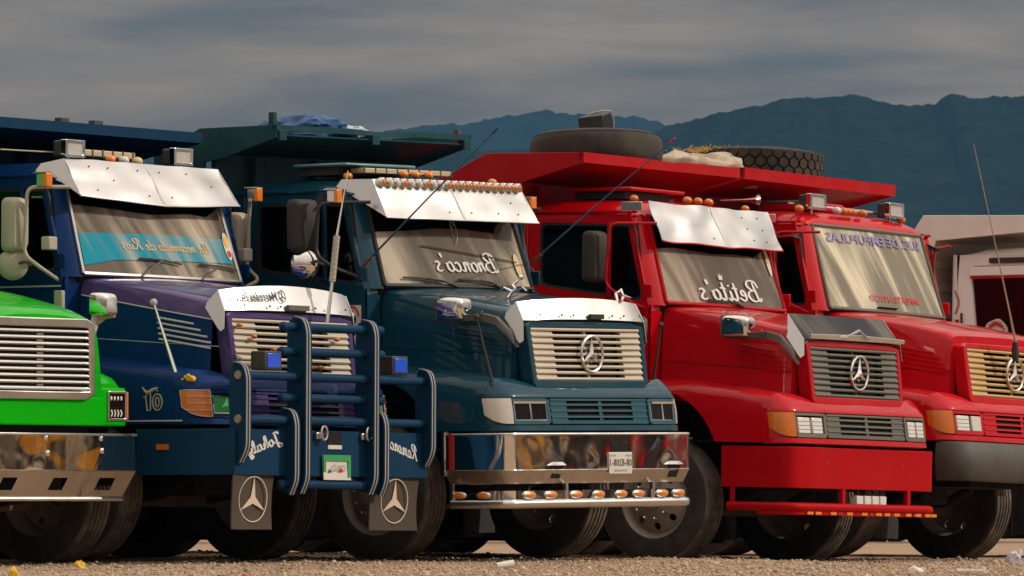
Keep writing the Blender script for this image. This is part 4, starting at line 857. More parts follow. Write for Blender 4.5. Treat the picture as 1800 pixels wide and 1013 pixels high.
# ------------------------------------------------------------------ teal truck
def teal_truck():
    r = truck_root('teal', 'dark teal dump truck with chrome bumper and a row of amber lamps along its visor')
    c = dict(paint='teal_paint', grille='cream_plastic', lower='teal_trim_paint', hl_frame='teal_trim_paint', turn='frosted_lens', emblem='brushed_steel', brow=True, lamp_rim=True,
             lamps=[(.675, .845, 'dark_lens', .0), (.855, 1.02, 'dark_lens', .0)], top_band=[(-1, .58), (-.6, .60), (-.23, .637), (.2, .64), (.5, .615), (.66, .60), (.70, .70), (1, .78)],
             visor=dict(xt=-.80, zt=2.955, wt=.935, xb=-.63, zb=2.652, wb=.975, mid=(.02, 0.), seed=2), mirror=dict(frame='black_plastic', head='mirror_back', x=-1.03, z0=2.39, z1=2.80, w=.24, convex='chrome', marker=True),
             divider='teal_paint', arm='dark_plastic', glass='windshield_glass', wipers=[(-.1, -.5, .06), (.5, .2, .05)])
    front_end(r, c); cab(r, c); chassis(r, c); hood_mirror(r, c); door_mirror(r, c)
    pt = visor(r, c)
    for k in range(20):      # lamps along the top of the visor
        u = -.97 + 1.94 * (k + .5) / 20; p = pt(u, .12)
        o = MB().lathe([(.001, .0), (.034, .0), (.040, .02), (.036, .052), (.030, .056), (.028, .045), (.001, .045)], 14, (p[0] - .01, p[1], p[2] + .01), ax=0).build('visor_lamp', 'dull_chrome', r, smooth=35)
        MB().sphere((p[0] + .036, p[1], p[2] + .01), .028, 10, 6, (.6, 1, 1)).build('visor_lamp_lens', 'dark_amber_lens' if k > 9 else ('frosted_lens' if k % 3 else 'dark_amber_lens'), o)
    # roof: light bar, markers
    lb = MB().box(-1.12, -.98, -.80, .30, 3.012, 3.052).build('light_bar', 'light_bar_cream', r, bevel=.006)
    for k in range(9): MB().box(-.985, -.974, -.80 + k * .1375 - .004, -.80 + k * .1375 + .004, 3.008, 3.056).build('light_bar_joint', 'grey_plastic', lb)
    MB().box(-1.55, -1.02, -.98, -.10, 3.066, 3.088).build('roof_vent', 'solar_top', r, bevel=.01); MB().box(-1.52, -1.15, -.92, -.2, 3.0, 3.066).build('roof_vent_base', 'black_plastic', r)
    for y in (-.34, -.19, -.02): bullet_lamp(r, (-.955, y, 3.012))
    for y in (-.92, .92): bullet_lamp(r, (-1.05, y, 2.985))
    # bumper
    plan = mirror_plan([(.09, -1.19), (.35, -1.188), (.60, -1.183)] + bez((.64, -1.18), (.70, -1.17), (.703, -1.10), 6) + [(.706, -.9), (.710, -.45)])
    bp = wrap_bumper(plan, [(-.03, .978), (.0, .974), (.0, .702), (-.055, .600), (-.085, .595), (-.03, .70)], 'bumper', 'chrome', r, smooth=25)
    wrap_bumper(plan, [(.002, .982), (.006, .974), (.002, .965), (-.01, .975)], 'bumper_edge', 'brushed_steel', bp)
    wrap_bumper(plan, [(.003, .700), (-.050, .598), (-.054, .598), (.001, .704)], 'bumper_lip', 'lip_chrome', bp)
    plan2 = [(x - .02 if x > .3 else x + .05, y * .985) for x, y in plan]
    wrap_bumper(plan2, [(-.03, .445), (-.022, .470), (.0, .480), (.022, .470), (.03, .445), (.022, .420), (.0, .410), (-.022, .420)], 'lower_tube', 'dull_chrome', bp, smooth=60)
    wrap_bumper(plan2, [(-.006, .545), (.004, .545), (.004, .478), (-.006, .478)], 'lamp_strip', 'chrome', bp)
    for y in (-.46, .66): MB().box(.672, .70, y - .014, y + .014, .47, .60).build('tube_bracket', 'dull_chrome', bp)
    MB().box(.13, .16, -1.19, -1.165, .47, .60).build('tube_bracket', 'dull_chrome', bp)
    spots = [(.697, y, 0) for y in (-.93, -.66, -.34, -.05, .24, .47, .78, 1.0)] + [(.21, -1.178, 1), (.44, -1.176, 1)]
    for x, y, sd in spots:
        if sd: o = MB().sphere((x, y, .512), .06, 14, 8, (1.15, .25, .5)).build('led_lamp', 'dull_chrome', bp); MB().sphere((x, y - .008, .512), .048, 14, 8, (1.1, .25, .48)).build('led_lens', 'amber_lens', o)
        else: o = MB().sphere((x, y, .512), .06, 14, 8, (.25, 1.3, .5)).build('led_lamp', 'dull_chrome', bp); MB().sphere((x + .008, y, .512), .048, 14, 8, (.25, 1.25, .48)).build('led_lens', 'amber_lens', o)
    for y in (-.60, .92):
        MB().hexa([(.62, y - .04, .635), (.684, y - .04, .635), (.684, y + .06, .635), (.62, y + .06, .635), (.66, y - .07, .730), (.7175, y - .07, .730), (.7175, y + .08, .730), (.66, y + .08, .730)]).build('tow_opening', 'void_black', bp)
        MB().hexa([(.70, y - .10, .735), (.735, y - .09, .735), (.735, y + .09, .735), (.70, y + .11, .735), (.70, y - .09, .752), (.72, y - .05, .760), (.72, y + .06, .760), (.70, y + .10, .752)]).build('tow_hood', 'chrome', bp)
    MB().box(.70, .714, .09, .31, .832, .905).build('square_opening', 'void_black', bp)
    lp = MB().box(.712, .72, .055, .355, .665, .832).build('licence_plate', 'plate_white', bp, bevel=.006)
    font_text('08-8208-1', lambda u, v: (.7225, .345 - .28 * u, .725 + .055 * v)).build('plate_text', 'black_vinyl', lp)
    MB().box(.7215, .7222, .12, .29, .683, .700).build('plate_mark', 'grey_vinyl', lp)
    for y in (.10, .31): MB().box(.7215, .7225, y - .04, y + .04, .80, .812).build('plate_mark', 'grey_vinyl', lp)
    MB().box(.06, .088, -1.20, -1.16, .66, 1.0).build('end_plate', 'chrome', bp); MB().box(.13, .15, -1.197, -1.188, .70, .99).build('reflector_strip', 'reflector_red', bp); MB().box(.165, .172, -1.197, -1.188, .70, .975).build('reflector_strip', 'reflector_red', bp)
    # lettering and stickers on the glass
    script_text("Bronco's", lambda u, v: WS_(.53 - .86 * u, .165 + .10 * v, .012), w=.115, slant=.10).build('windshield_lettering', 'white_vinyl', r)
    lf = MB().tube([WS_(.045 + .035 * math.sin(t), .625 + .12 * math.cos(t), .012) for t in np.linspace(0, 2 * math.pi, 20)], .0035, 4).build('windshield_sticker', 'grey_vinyl', r)
    MB().tube([WS_(.045 + .02 * math.sin(3 * t), .50 + .25 * t / 6.28, .012) for t in np.linspace(-.8, 6, 20)], .003, 4).build('sticker_line', 'grey_vinyl', lf)
    MB().tube([WS_(u, .44 - .12 * (u + .45), .014) for u in np.linspace(-.45, .85, 12)], .005, 4).build('windshield_crack', 'black_vinyl', r)
    MB().add([WS_(.86 + .045 * math.cos(t), .25 + .13 * math.sin(t), .013) for t in np.linspace(0, 2 * math.pi, 20)[:-1]], [tuple(range(19))]).build('oval_sticker', 'gold_vinyl', r)
    # antenna rods on both pillars
    for (a, b_, tip) in (((-.80, -1.075, 2.27), (.514, -1.05, 3.298), 'black_plastic'), ((-.75, 1.02, 2.337), (.691, 1.0, 3.28), 'reflector_red')):
        A, B = Vector(a), Vector(b_); o = MB().tube([a, tuple(A.lerp(B, .5) + Vector((0, 0, .008))), b_], [.009, .006, .004], 6).build('antenna_rod', 'rod_blue', r)
        MB().tube([tuple(A), tuple(A.lerp(B, .075))], .014, 8).build('antenna_base', 'copper_tip', o); MB().tube([tuple(A.lerp(B, .96)), tuple(B)], .008, 6).build('antenna_tip', tip, o)
    whisker(r, (.50, -1.13, 1.372), (.335, -1.10, 1.868), 'black_plastic'); whisker(r, (.36, 1.12, 1.345), (.465, 1.10, 1.828), 'black_plastic')
    # stone guard, ornaments
    o, row = deflector(r, 'brushed_steel', 1.985, 0, zlow=1.665, ztop_mid=2.02, xtop=.49)
    MB().box(.572, .60, .0, .17, 1.858, 1.895).build('guard_notch', 'black_vinyl', o)
    for y in (-.62, -.35, -.2, .3, .45, .66): MB().sphere((.580, y, 1.885), .009, 8, 4).build('rivet', 'grey_plastic', o)
    mb = MB(); mb.tube([(-.02, -.24, 2.03), (0, -.22, 2.075), (.03, -.20, 2.09), (-.02, -.17, 2.13), (.02, -.15, 2.17)], [.02, .016, .022, .016, .006], 8); mb.tube([(.03, -.2, 2.09), (.10, -.21, 2.11), (.13, -.2, 2.08)], [.018, .012, .008], 6); mb.tube([(.0, -.22, 2.08), (-.06, -.24, 2.11), (-.1, -.25, 2.09)], [.015, .01, .006], 6); mb.sphere((.03, -.14, 2.19), .022, 8, 6)
    mb.build('hood_ornament', 'chrome', r)
    mb = MB(); mb.tube([(.50, .48, 2.0), (.47, .50, 2.06), (.50, .53, 2.09), (.54, .50, 2.05), (.57, .56, 2.03)], [.012, .014, .016, .010, .005], 6); mb.tube([(.52, .5, 2.0), (.5, .56, 2.04), (.46, .58, 2.03)], [.012, .01, .005], 6); mb.build('hood_ornament', 'chrome', r)
    # bed
    bed = dump_bed(r, dict(mat='teal_bed_paint', xf=-1.51, zt=3.39, zh=.10, fh=.045, xb=-2.17, zb=3.145, dent=.018))
    for y in (-1.16, .0, 1.18): MB().box(-1.515, -1.492, y - .045, y + .045, 3.27, 3.352).build('fascia_bracket', 'teal_bed_paint', bed, bevel=.005)
    for y, h in ((-1.19, 3.49), (1.15, 3.43)): MB().box(-1.60, -1.55, y - .02, y + .02, 3.30, h).build('stake_post', 'rusty_iron' if y > 0 else 'teal_bed_paint', bed)
    # door sticker: small white square with a dark head in a red ring
    st = MB().box(-.97, -.79, -1.0985, -1.094, 1.80, 1.98).build('door_sticker', 'plate_white', r)
    MB().tube([(-.88 + .07 * math.cos(t), -1.101, 1.895 + .075 * math.sin(t)) for t in np.linspace(0, math.pi, 14)], .008, 4).build('sticker_ring', 'red_vinyl', st)
    MB().add([(-.88 + .045 * math.cos(t), -1.1005, 1.87 + .055 * math.sin(t)) for t in np.linspace(0, 2 * math.pi, 16)[:-1]], [tuple(range(15))]).build('sticker_head', 'black_vinyl', st)
    return r

# ------------------------------------------------------------------ first red truck
def red_truck():
    r = truck_root('red', 'red dump truck with plain red bumper, grey grille and crumpled steel visor')
    c = dict(paint='red_paint', grille='grey_plastic', lower='grey_plastic', hl_frame='grey_plastic', turn='dark_amber_lens', emblem='chrome', lamp_out=.004,
             lamps=[(.695, .835, 'white_lens', .0), (.865, 1.015, 'white_lens', .0)], top_band=[(-1, .62), (-.7, .64), (-.124, .60), (.1, .61), (.3, .615), (.65, .60), (.80, .66), (1, .76)], seal='red_paint',
             visor=dict(xt=-.875, zt=2.958, wt=.955, xb=-.72, zb=2.632, wb=.965, mid=(.04, .012), seed=5, ear=False, crumple=.012, hem='red_paint'), mirror=dict(frame='red_paint', head='mirror_back', x=-1.01, z0=2.28, z1=2.70, w=.20, r=.012), glass='windshield_glass_grey', arm='dark_plastic', wipers=[(.2, -.1, .03)])
    front_end(r, c); cab(r, c); chassis(r, c); hood_mirror(r, c); door_mirror(r, c); visor(r, c)
    plan = mirror_plan([(.02, -1.18), (.30, -1.182), (.50, -1.18)] + bez((.55, -1.18), (.68, -1.17), (.695, -1.02), 8) + [(.70, -.7), (.705, -.3)])
    bp = wrap_bumper(plan, [(-.03, .970), (-.004, .970), (.0, .966), (.0, .642), (-.004, .638), (-.03, .638)], 'bumper', 'red_matte_paint', r, smooth=28)
    for y in (-.66, -.28, .55): MB().sphere((.70, y, .84), .012, 8, 4).build('bolt', 'red_paint', bp)
    pl2 = [(x - .01 if x > .3 else x + .06, y * .985) for x, y in plan]
    wrap_bumper(pl2, [(.036 * math.cos(t), .487 + .036 * math.sin(t)) for t in [2 * math.pi * k / 8 for k in range(8)]], 'lower_tube', 'red_matte_paint', bp, smooth=60)
    wrap_bumper([p for p in pl2 if p[0] > .1], [(-.01, .456), (.012, .456), (.012, .424), (-.01, .424)], 'lamp_rail', 'red_matte_paint', bp)
    for y in (-.375, .685): MB().box(.66, .70, y - .028, y + .028, .49, .65).build('tube_bracket', 'red_matte_paint', bp, bevel=.006)
    MB().box(.10, .13, -1.17, -1.14, .49, .65).build('tube_bracket', 'red_matte_paint', bp)
    for k, y in enumerate((-.93, -.80, -.56, -.30, -.06, .17, .31, .47, .66, .82, .98, 1.08)):
        MB().box(.705, .714, y - .045, y + .045, .428, .452).build('led_lamp', 'amber_lens', bp)
        if k % 2 == 0: MB().box(.705, .713, y + .075, y + .145, .428, .450).build('led_lamp', 'reflector_red', bp)
    for y in (-.08, .05, .175, .30):
        o = MB().box(.62, .68, y - .052, y + .052, .508, .59).build('work_lamp', 'white_lens', bp, bevel=.008); MB().box(.64, .66, y - .01, y + .01, .60, .645).build('lamp_bracket', 'black_plastic', o)
    script_text("Betito's", lambda u, v: WS_(.56 - 1.06 * u, .06 + .115 * v + .02 * (1 - u), .012), w=.12, slant=.05).build('windshield_lettering', 'white_vinyl', r)
    MB().add([WS_(u, v, .013) for u, v in ((-.12, .30), (-.06, .30), (-.05, .37), (-.075, .33), (-.09, .38), (-.105, .33), (-.13, .37))], [(0, 1, 2, 3, 4, 5, 6)]).build('crown_sticker', 'white_vinyl', r)
    st = MB().add([WS_(.91 + .04 * math.cos(t), .56 + .17 * math.sin(t), .013) for t in np.linspace(0, 2 * math.pi, 20)[:-1]], [tuple(range(19))]).build('oval_sticker', 'plate_white', r)
    MB().add([WS_(.91 + .028 * math.cos(t), .60 + .07 * math.sin(t), .016) for t in np.linspace(0, 2 * math.pi, 12)[:-1]], [tuple(range(11))]).build('sticker_mark', 'yellow_vinyl', st)
    # smoked stone guard on a steel base, gull shaped trim
    o, row = deflector(r, 'smoke_plastic', 2.05, 0, zlow=1.69, xtop=.40, base='brushed_steel')
    MB().loft([[(.583, y, 1.85), (.588, y, 1.895 - .02 * abs(y)), (.578, y, 1.90 - .02 * abs(y)), (.572, y, 1.85)] for y in np.linspace(-.76, .76, 13)], closed=True, cap0=True, cap1=True).build('guard_base', 'brushed_steel', o, smooth=20)
    mb = MB(); mb.tube([(.60, -.26, 1.865), (.605, -.02, 1.935), (.60, .15, 1.865)], [.006, .012, .006], 5); mb.build('guard_emblem', 'brushed_steel', o)
    # roof
    rv = MB().hexa([(-1.75, -.85, 3.045), (-1.10, -.85, 3.055), (-1.10, .0, 3.055), (-1.75, .0, 3.045), (-1.75, -.85, 3.075), (-1.10, -.85, 3.085), (-1.10, .0, 3.085), (-1.75, .0, 3.075)]).build('roof_vent', 'red_paint', r, bevel=.01); MB().box(-1.68, -1.2, -.78, -.08, 2.99, 3.047).build('roof_vent_base', 'black_plastic', rv)
    for y in (-.13, .04, .21): bullet_lamp(r, (-1.0, y, 3.005), 'dark_amber_lens', .05)
    for y in (-.88, .88): bullet_lamp(r, (-1.05, y, 2.985), 'dark_amber_lens')
    dump_bed(r, dict(mat='red_bed_paint', xf=-1.335, zt=3.35, zh=.09, xb=-2.12, zb=3.085, fh=.085, dent=.012))
    return r

# ------------------------------------------------------------------ second red truck
def red_truck_two():
    r = truck_root('red2', 'bright red dump truck with ochre grille, dark grey bumper and no visor')
    c = dict(paint='bright_red_paint', grille='ochre_plastic', lower='bright_red_paint', hl_frame='bright_red_paint', turn='dark_amber_lens', emblem='dull_chrome', lamp_out=.002,
             lamps=[(.665, .80, 'frosted_lens', .0), (.835, 1.0, 'white_lens', .0)], seal='grey_plastic', mirror=dict(frame='red_paint', head='mirror_back', x=-1.01, z0=2.28, z1=2.70, w=.20, r=.012), glass='windshield_glass_dust_reflect', wipers=[])
    front_end(r, c); cab(r, c); chassis(r, c); door_mirror(r, c)
    plan = mirror_plan(bez((.53, -1.165), (.72, -1.18), (.775, -.98), 10) + [(.79, -.7), (.80, -.3)])
    bp = wrap_bumper(plan, [(-.08, .975), (-.02, .985), (.0, .965), (.012, .82), (.0, .68), (-.025, .655), (-.08, .66)], 'bumper', 'dark_plastic', r, smooth=50)
    font_text('SUC. DE EMPUPULAS', lambda u, v: WS_(.90 - 1.72 * u, .81 + .115 * v, .012), bold=.02).build('windshield_lettering', 'violet_vinyl', r)
    font_text('IMPERTENTICO', lambda u, v: WS_(.56 - .90 * u, .125 + .075 * v, .012), bold=.01).build('windshield_lettering', 'red_vinyl', r)
    MB().loft([[WS_(u, 0.02, .02), WS_(u, .035, .03), WS_(u, .035, .05)] for u in np.linspace(-.3, .05, 6)]).build('wiper', 'black_rubber', r)
    mb = MB()
    for k in range(16):
        u = .70 + .27 * random.random(); v = .02 + .08 * random.random(); mb.tube([WS_(u, v, -.02), WS_(u + random.uniform(-.08, .08), v + .2, -.05), WS_(u + random.uniform(-.12, .12), v + random.uniform(.2, .36), -.06)], [.008, .012, .002], 4)
    mb.build('dashboard_plant', 'green_vinyl', r)
    # roof lamps, horns, rack
    for y in (-.72, .565): spot_lamp(r, -.98, y, 3.055, .24, .125)
    MB().tube([(-1.08, -1.0, 3.03), (-1.08, .75, 3.03)], .014, 6).build('lamp_rail', 'dull_chrome', r)
    for y in (-.40, -.30, -.145, .01, -.22): bullet_lamp(r, (-.96 + .02 * random.random(), y, 3.0), 'dark_amber_lens' if y > -.35 else 'frosted_lens', .048)
    for y in (-.95, .72): bullet_lamp(r, (-1.0, y, 2.985), 'dark_amber_lens', .05)
    for y, xx in ((-.75, -1.25), ): 
        h = MB().lathe([(.010, -.35), (.013, -.15), (.022, -.05), (.045, .03), (.042, .03), (.016, -.05)], 14, (xx - .1, y - .35, 3.06), ax=0).build('air_horn', 'chrome', r)
    MB().tube([(-1.75, -.7, 3.06), (-1.1, -.7, 3.06)], .018, 6).build('roof_pipe', 'dark_plastic', r)
    for s in (-1, 1):   # small wing brackets beside the windshield
        MB().add([(-.92, s * .98, 2.80), (-.88, s * 1.20, 2.745), (-.92, s * 1.20, 2.735), (-.90, s * .98, 2.70), (-.97, s * .98, 2.80), (-.93, s * 1.20, 2.745), (-.96, s * 1.20, 2.735), (-.95, s * .98, 2.70)], [(0, 1, 2, 3), (7, 6, 5, 4), (0, 4, 5, 1), (1, 5, 6, 2), (2, 6, 7, 3), (3, 7, 4, 0)]).build('mirror_stay', 'black_plastic', r)
    # whip antenna on the grille
    o = MB().tube([(.71, -.175, 1.70), (.71, -.19, 1.80), (.72, -.20, 1.86)], [.03, .03, .022], 8).build('whip_antenna', 'black_plastic', r)
    MB().tube([(.72, -.20, 1.86), (.72, -.30, 2.1), (.72, -.57, 2.7), (.72, -.932, 3.489)], [.012, .008, .005, .003], 6).build('antenna_rod', 'stripe_cream', o)
    MB().tube([(.70, -.13, 1.80), (.70, -.10, 1.74), (.68, -.16, 1.70)], .008, 5).build('antenna_cable', 'black_plastic', o)
    bed = dump_bed(r, dict(mat='red_bed_paint', xf=-1.39, zt=3.33, zh=.10, xb=-2.1, zb=3.10, fh=.10))
    MB().box(-1.65, -1.15, -.55, .02, 3.0, 3.075).build('roof_vent', 'bright_red_paint', r, bevel=.015)
    return r

# ------------------------------------------------------------------ blue truck with bull bar
def blue_truck():
    r = truck_root('blue', 'navy and purple dump truck with tall blue bull bar and polished steel visor')
    c = dict(paint='navy_paint', hood_paint='purple_paint', grille='cream_plastic', lower='purple_paint', hl_frame='navy_paint', turn='dark_amber_lens', turn_bars=True, lamp_rim=True, seam=False, stripe='pin_stripe', louvre_paint='pin_stripe',
             lamps=[(.675, .845, 'dark_lens', .0), (.855, 1.02, 'green_vinyl', .0)], top_band=[(-1, .73), (-.8, .72), (-.5, .70), (-.048, .665), (.2, .68), (.5, .70), (.75, .68), (.9, .76), (1, .82)], seal='dull_chrome',
             visor=dict(xt=-.89, zt=3.0, wt=.92, xb=-.70, zb=2.715, wb=.955, mid=(.04, .045), seed=9, crumple=.008), mirror=dict(frame='cream_paint', head='cream_paint', x=-.90, z0=2.28, z1=2.69, w=.17, r=.015, y=1.33, convex='cream_paint', marker=True),
             glass='windshield_glass_blue', wipers=[(-.35, -.05, .16), (.42, .72, .13)])
    hood = front_end(r, c); cab(r, c); chassis(r, c); door_mirror(r, c); visor(r, c)
    for s in (-1, 1):
        MB().tube([(x, s * (hood_side_y(x, interp(x, [-.72, .3, .53], [1.975, 1.80, 1.76])) + .002), interp(x, [-.72, .3, .53], [1.975, 1.80, 1.76])) for x in np.linspace(-.71, .5, 14)], .006, 5).build('pin_stripe', 'pin_stripe', hood)
        MB().box(-1.92, -.77, s * 1.094 - .003, s * 1.094 + .003, 2.03, 2.042).build('pin_stripe', 'pin_stripe', r)
        MB().box(-.60, .48, s * 1.197 - .003, s * 1.197 + .003, 1.018, 1.028).build('pin_stripe', 'pin_stripe', r)
    # bumper box and bull bar
    plan = mirror_plan([(.05, -1.20), (.5, -1.20), (.90, -1.185), (.945, -1.165), (.953, -1.12), (.955, -.5)])
    bp = wrap_bumper(plan, [(-.10, .962), (-.004, .962), (.0, .958), (.0, .628), (-.004, .624), (-.10, .624)], 'bumper', 'navy_bed_paint', r, smooth=25)
    MB().box(.25, .36, -1.212, -1.198, .81, .85).build('side_reflector', 'dark_amber_lens', bp)
    def plate(y, z0, z1, x0=.845, x1=1.03, foot=None, name='bar_plate'):
        poly = [(x0, z0 + .02), (x0 + .04, z0)] if foot is None else [(x0, z0 + .02), (foot, z0)]
        front = [(x1 - .05, z0)] if foot is None else [(foot + .02, z0)]
        fr = arc_path([(front[0][0], 0, z0), (x1, 0, z0 + .10), (x1, 0, z1 - .10), (x1 - .03, 0, z1 - .015), (x1 - .12, 0, z1)], .07, 4)
        fr = [(p[0], p[2]) for p in fr]
        poly = [(x0, z0 + .03)] + fr + [(x0 + .02, z1 - .02), (x0, z1 - .10)]
        o = MB().prism(poly, 1, y - .012, y + .012).build(name, 'navy_bed_paint', bp, bevel=.003)
        def strip(dy, w, off, mat, nm):
            secs = []
            for i, p in enumerate(fr):
                a = Vector(fr[max(0, i - 1)]); b_ = Vector(fr[min(len(fr) - 1, i + 1)]); d = (b_ - a).normalized(); n = Vector((d.y, -d.x))
                q = Vector(p) + n * off; q0 = Vector(p) - n * .004
                secs.append([(q0.x, y + dy - w, q0.y), (q.x, y + dy - w, q.y), (q.x, y + dy + w, q.y), (q0.x, y + dy + w, q0.y)])
            MB().loft(secs, closed=True, cap0=True, cap1=True).build(nm, mat, o, smooth=40)
        strip(0, .036, .010, 'navy_bed_paint', 'plate_flange'); strip(-.021, .0052, .0125, 'stripe_cream', 'flange_stripe'); strip(.012, .0052, .0125, 'stripe_cream', 'flange_stripe')
        return o
    for s in (-1, 1):
        plate(s * .415, .50, 1.79); plate(s * 1.125, .72, 1.44, x0=.87, foot=.95); plate(s * .545, .49, 1.115, x0=.86)
    for z, y, x in ((1.722, .585, .935), (1.540, .60, .935), (1.353, 1.115, .955), (1.198, .60, .935), (1.032, 1.115, .955), (.563, .62, .945)):
        o = MB().tube([(x, -y, z), (x, y, z)], .033, 12).build('bar_tube', 'navy_bed_paint', bp, smooth=50)
        if y < 1:
            for s in (-1, 1): MB().sphere((x, s * y, z), .036, 12, 8).build('tube_cap', 'navy_bed_paint', o)
        else:
            for s in (-1, 1): MB().lathe([(.001, s * .022), (.03, s * .022), (.034, s * .012), (.034, 0)], 14, (x, s * (y + .012), z)).build('bolt', 'rim_steel', o)
    for y in (-.765, .775):
        o = MB().box(.85, .985, y - .10, y + .10, 1.395, 1.535).build('flood_lamp', 'black_plastic', bp, bevel=.008); MB().box(.98, .993, y - .075, y + .075, 1.412, 1.518).build('flood_lens', 'blue_lens', o, bevel=.004)
    for y in (-.19, .36):
        o = MB().box(.955, .985, y - .05, y + .03, .90, .95).build('tow_ring', 'dull_chrome', bp, bevel=.006); MB().tube([(1.0, y + .02 + .035 * math.cos(t), .945 + .05 * math.sin(t)) for t in np.linspace(0, 2 * math.pi, 18)], .009, 6).build('ring', 'dull_chrome', o)
    MB().box(.955, .960, -.075, .09, .858, .955).build('square_opening', 'void_black', bp); MB().box(.955, .963, -.075, .09, .828, .858).build('plate_strip', 'plate_white', bp)
    lp = MB().hexa([(.972, -.145, .60), (.978, -.145, .60), (.978, .185, .60), (.972, .185, .60), (.962, -.150, .785), (.968, -.150, .785), (.968, .18, .785), (.962, .18, .785)]).build('licence_plate', 'plate_white', bp)
    MB().box(.9705, .979, -.15, .18, .74, .785).build('plate_band', 'green_vinyl', lp); MB().box(.972, .9805, .145, .18, .62, .74).build('plate_band', 'green_vinyl', lp); MB().box(.972, .9805, -.15, -.12, .66, .74).build('plate_band', 'green_vinyl', lp)
    font_text('OND-', lambda u, v: (.9815, .12 - .20 * u, .665 + .05 * v)).build('plate_text', 'grey_vinyl', lp)
    MB().add([(.982, .02, .66), (.982, .09, .66), (.982, .06, .69)], [(0, 1, 2)]).build('plate_mark', 'red_vinyl', lp); MB().add([(.982, -.10, .655), (.982, -.05, .655), (.982, -.08, .68)], [(0, 1, 2)]).build('plate_mark', 'dark_blue_vinyl', lp)
    script_text('Johaly', lambda u, v: (.9575, -.63 - .40 * u, .868 - .105 * u + .048 * v), w=.15, slant=.25).build('bumper_lettering', 'white_vinyl', bp)
    script_text('Ramoncito', lambda u, v: (.9575, 1.03 - .43 * u, .752 + .115 * u + .052 * v), w=.14, slant=.20).build('bumper_lettering', 'white_vinyl', bp)
    # mud flaps with a star in a long oval
    for y0, y1 in ((-1.175, -.675), (.475, 1.095)):
        cy = (y0 + y1) / 2; W = (y1 - y0) / 2
        grid = [[(.935 - .02 * math.sin(t * 2.2) - .01 * math.sin(u * 2), cy + W * u * (1 - .03 * math.sin(t * 3.1)), .625 - .395 * t) for u in np.linspace(-1, 1, 9)] for t in np.linspace(0, 1, 9)]
        fl = MB().shell(grid, .012, (-1, 0, 0)).build('mud_flap', 'mudflap_rubber', r, smooth=50)
        xx = lambda z: .939 - .02 * math.sin((.625 - z) / .395 * 2.2) + .003
        cz = .45; a_, b_ = .165, .165
        MB().tube([(xx(cz + b_ * math.sin(t)), cy + a_ * math.cos(t), cz + b_ * math.sin(t)) for t in np.linspace(0, 2 * math.pi, 36)], .005, 4).build('flap_ring', 'flap_print', fl)
        mb = MB()
        for k in range(3):
            t = math.pi / 2 + 2 * math.pi * k / 3; tip = (cy + a_ * math.cos(t), cz + b_ * math.sin(t)); q = .032
            l = (cy + q * math.cos(t - math.pi / 3), cz + q * math.sin(t - math.pi / 3)); rr = (cy + q * math.cos(t + math.pi / 3), cz + q * math.sin(t + math.pi / 3))
            mb.add([(xx(p[1]) + .002, p[0], p[1]) for p in (tip, l, (cy, cz), rr)], [(0, 1, 2, 3)])
        mb.build('flap_star', 'flap_print', fl)
    # stone guard with lettering
    o, row = deflector(r, 'sheet_metal', 1.995, 0, zlow=1.685, ztop_mid=2.045, xtop=.50)
    G = lambda y, h: tuple(Vector((interp(abs(y), [0, .6, .73, .765], [.575, .572, .55, .53]) + (.50 - .56) * h + .016, y, 1.842 + .012 * (1 - (y / .765) ** 2) + (1.995 + .05 * (1 - (y / .765) ** 2) - 1.842) * h)))
    font_text('Mercedes Benz', lambda u, v: G(-.19 - .50 * u, .38 + .34 * v), bold=.01).build('guard_lettering', 'black_vinyl', o)
    MB().tube([G(-.12 + .036 * math.cos(t), .55 + .22 * math.sin(t)) for t in np.linspace(0, 2 * math.pi, 20)], .0035, 4).build('guard_emblem', 'black_vinyl', o)
    mb = MB()
    for k in range(3): t = math.pi / 2 + 2 * math.pi * k / 3; mb.tube([G(-.12, .55), G(-.12 + .036 * math.cos(t), .55 + .22 * math.sin(t))], .004, 4)
    mb.build('guard_emblem', 'black_vinyl', o)
    MB().box(.572, .60, -.09, .16, 1.862, 1.90).build('guard_notch', 'grey_plastic', o)
    for y in (-.6, -.3, -.17, .25, .40, .62): MB().sphere((.583, y, 1.885), .009, 8, 4).build('rivet', 'grey_plastic', o)
    # amber lamps on the grille
    for y, z in ((-.66, 1.735), (-.50, 1.655), (-.28, 1.565), (.50, 1.66), (.27, 1.44)): bullet_lamp(r, (FG(z) + .02, y, z), 'dark_amber_lens', .028)
    # whip antenna in front of the grille
    a = MB().tube([(.66, .296, 1.78), (.66, .356, 2.089)], [.016, .012], 8).build('whip_antenna', 'brushed_steel', r)
    MB().tube([(.66, .356, 2.089), (.66, .409, 2.432)], .024, 10).build('antenna_coil', 'cream_paint', a); MB().tube([(.66, .409, 2.432), (.66, .47, 2.66), (.66, .544, 2.929)], [.010, .006, .004], 6).build('antenna_rod', 'dull_chrome', a)
    for k in range(9): t = (k + .5) / 9; MB().tube([(.66, .356 + .053 * t, 2.089 + .343 * t - .004), (.66, .356 + .053 * t, 2.089 + .343 * t + .004)], .026, 10).build('coil_band', 'brushed_steel', a)
    whisker(r, (.36, -1.12, 1.36), (.06, -1.02, 1.90), 'brushed_steel', 'pin_stripe', .011); whisker(r, (.36, 1.12, 1.36), (.30, 1.06, 1.86), 'brushed_steel', 'pin_stripe', .010)
    fb = MB().sphere((.50, -1.13, 1.33), .06, 12, 8, (.8, .5, .42)).build('fender_badge', 'yellow_vinyl', r)
    for k in range(5): MB().sphere((.50 + (k - 2) * .025, -1.155, 1.335 + .018 * math.cos((k - 2) * 1.2)), .014, 8, 5).build('badge_bead', 'yellow_vinyl', fb)
    # fender number with a leaping cat
    mb = MB()
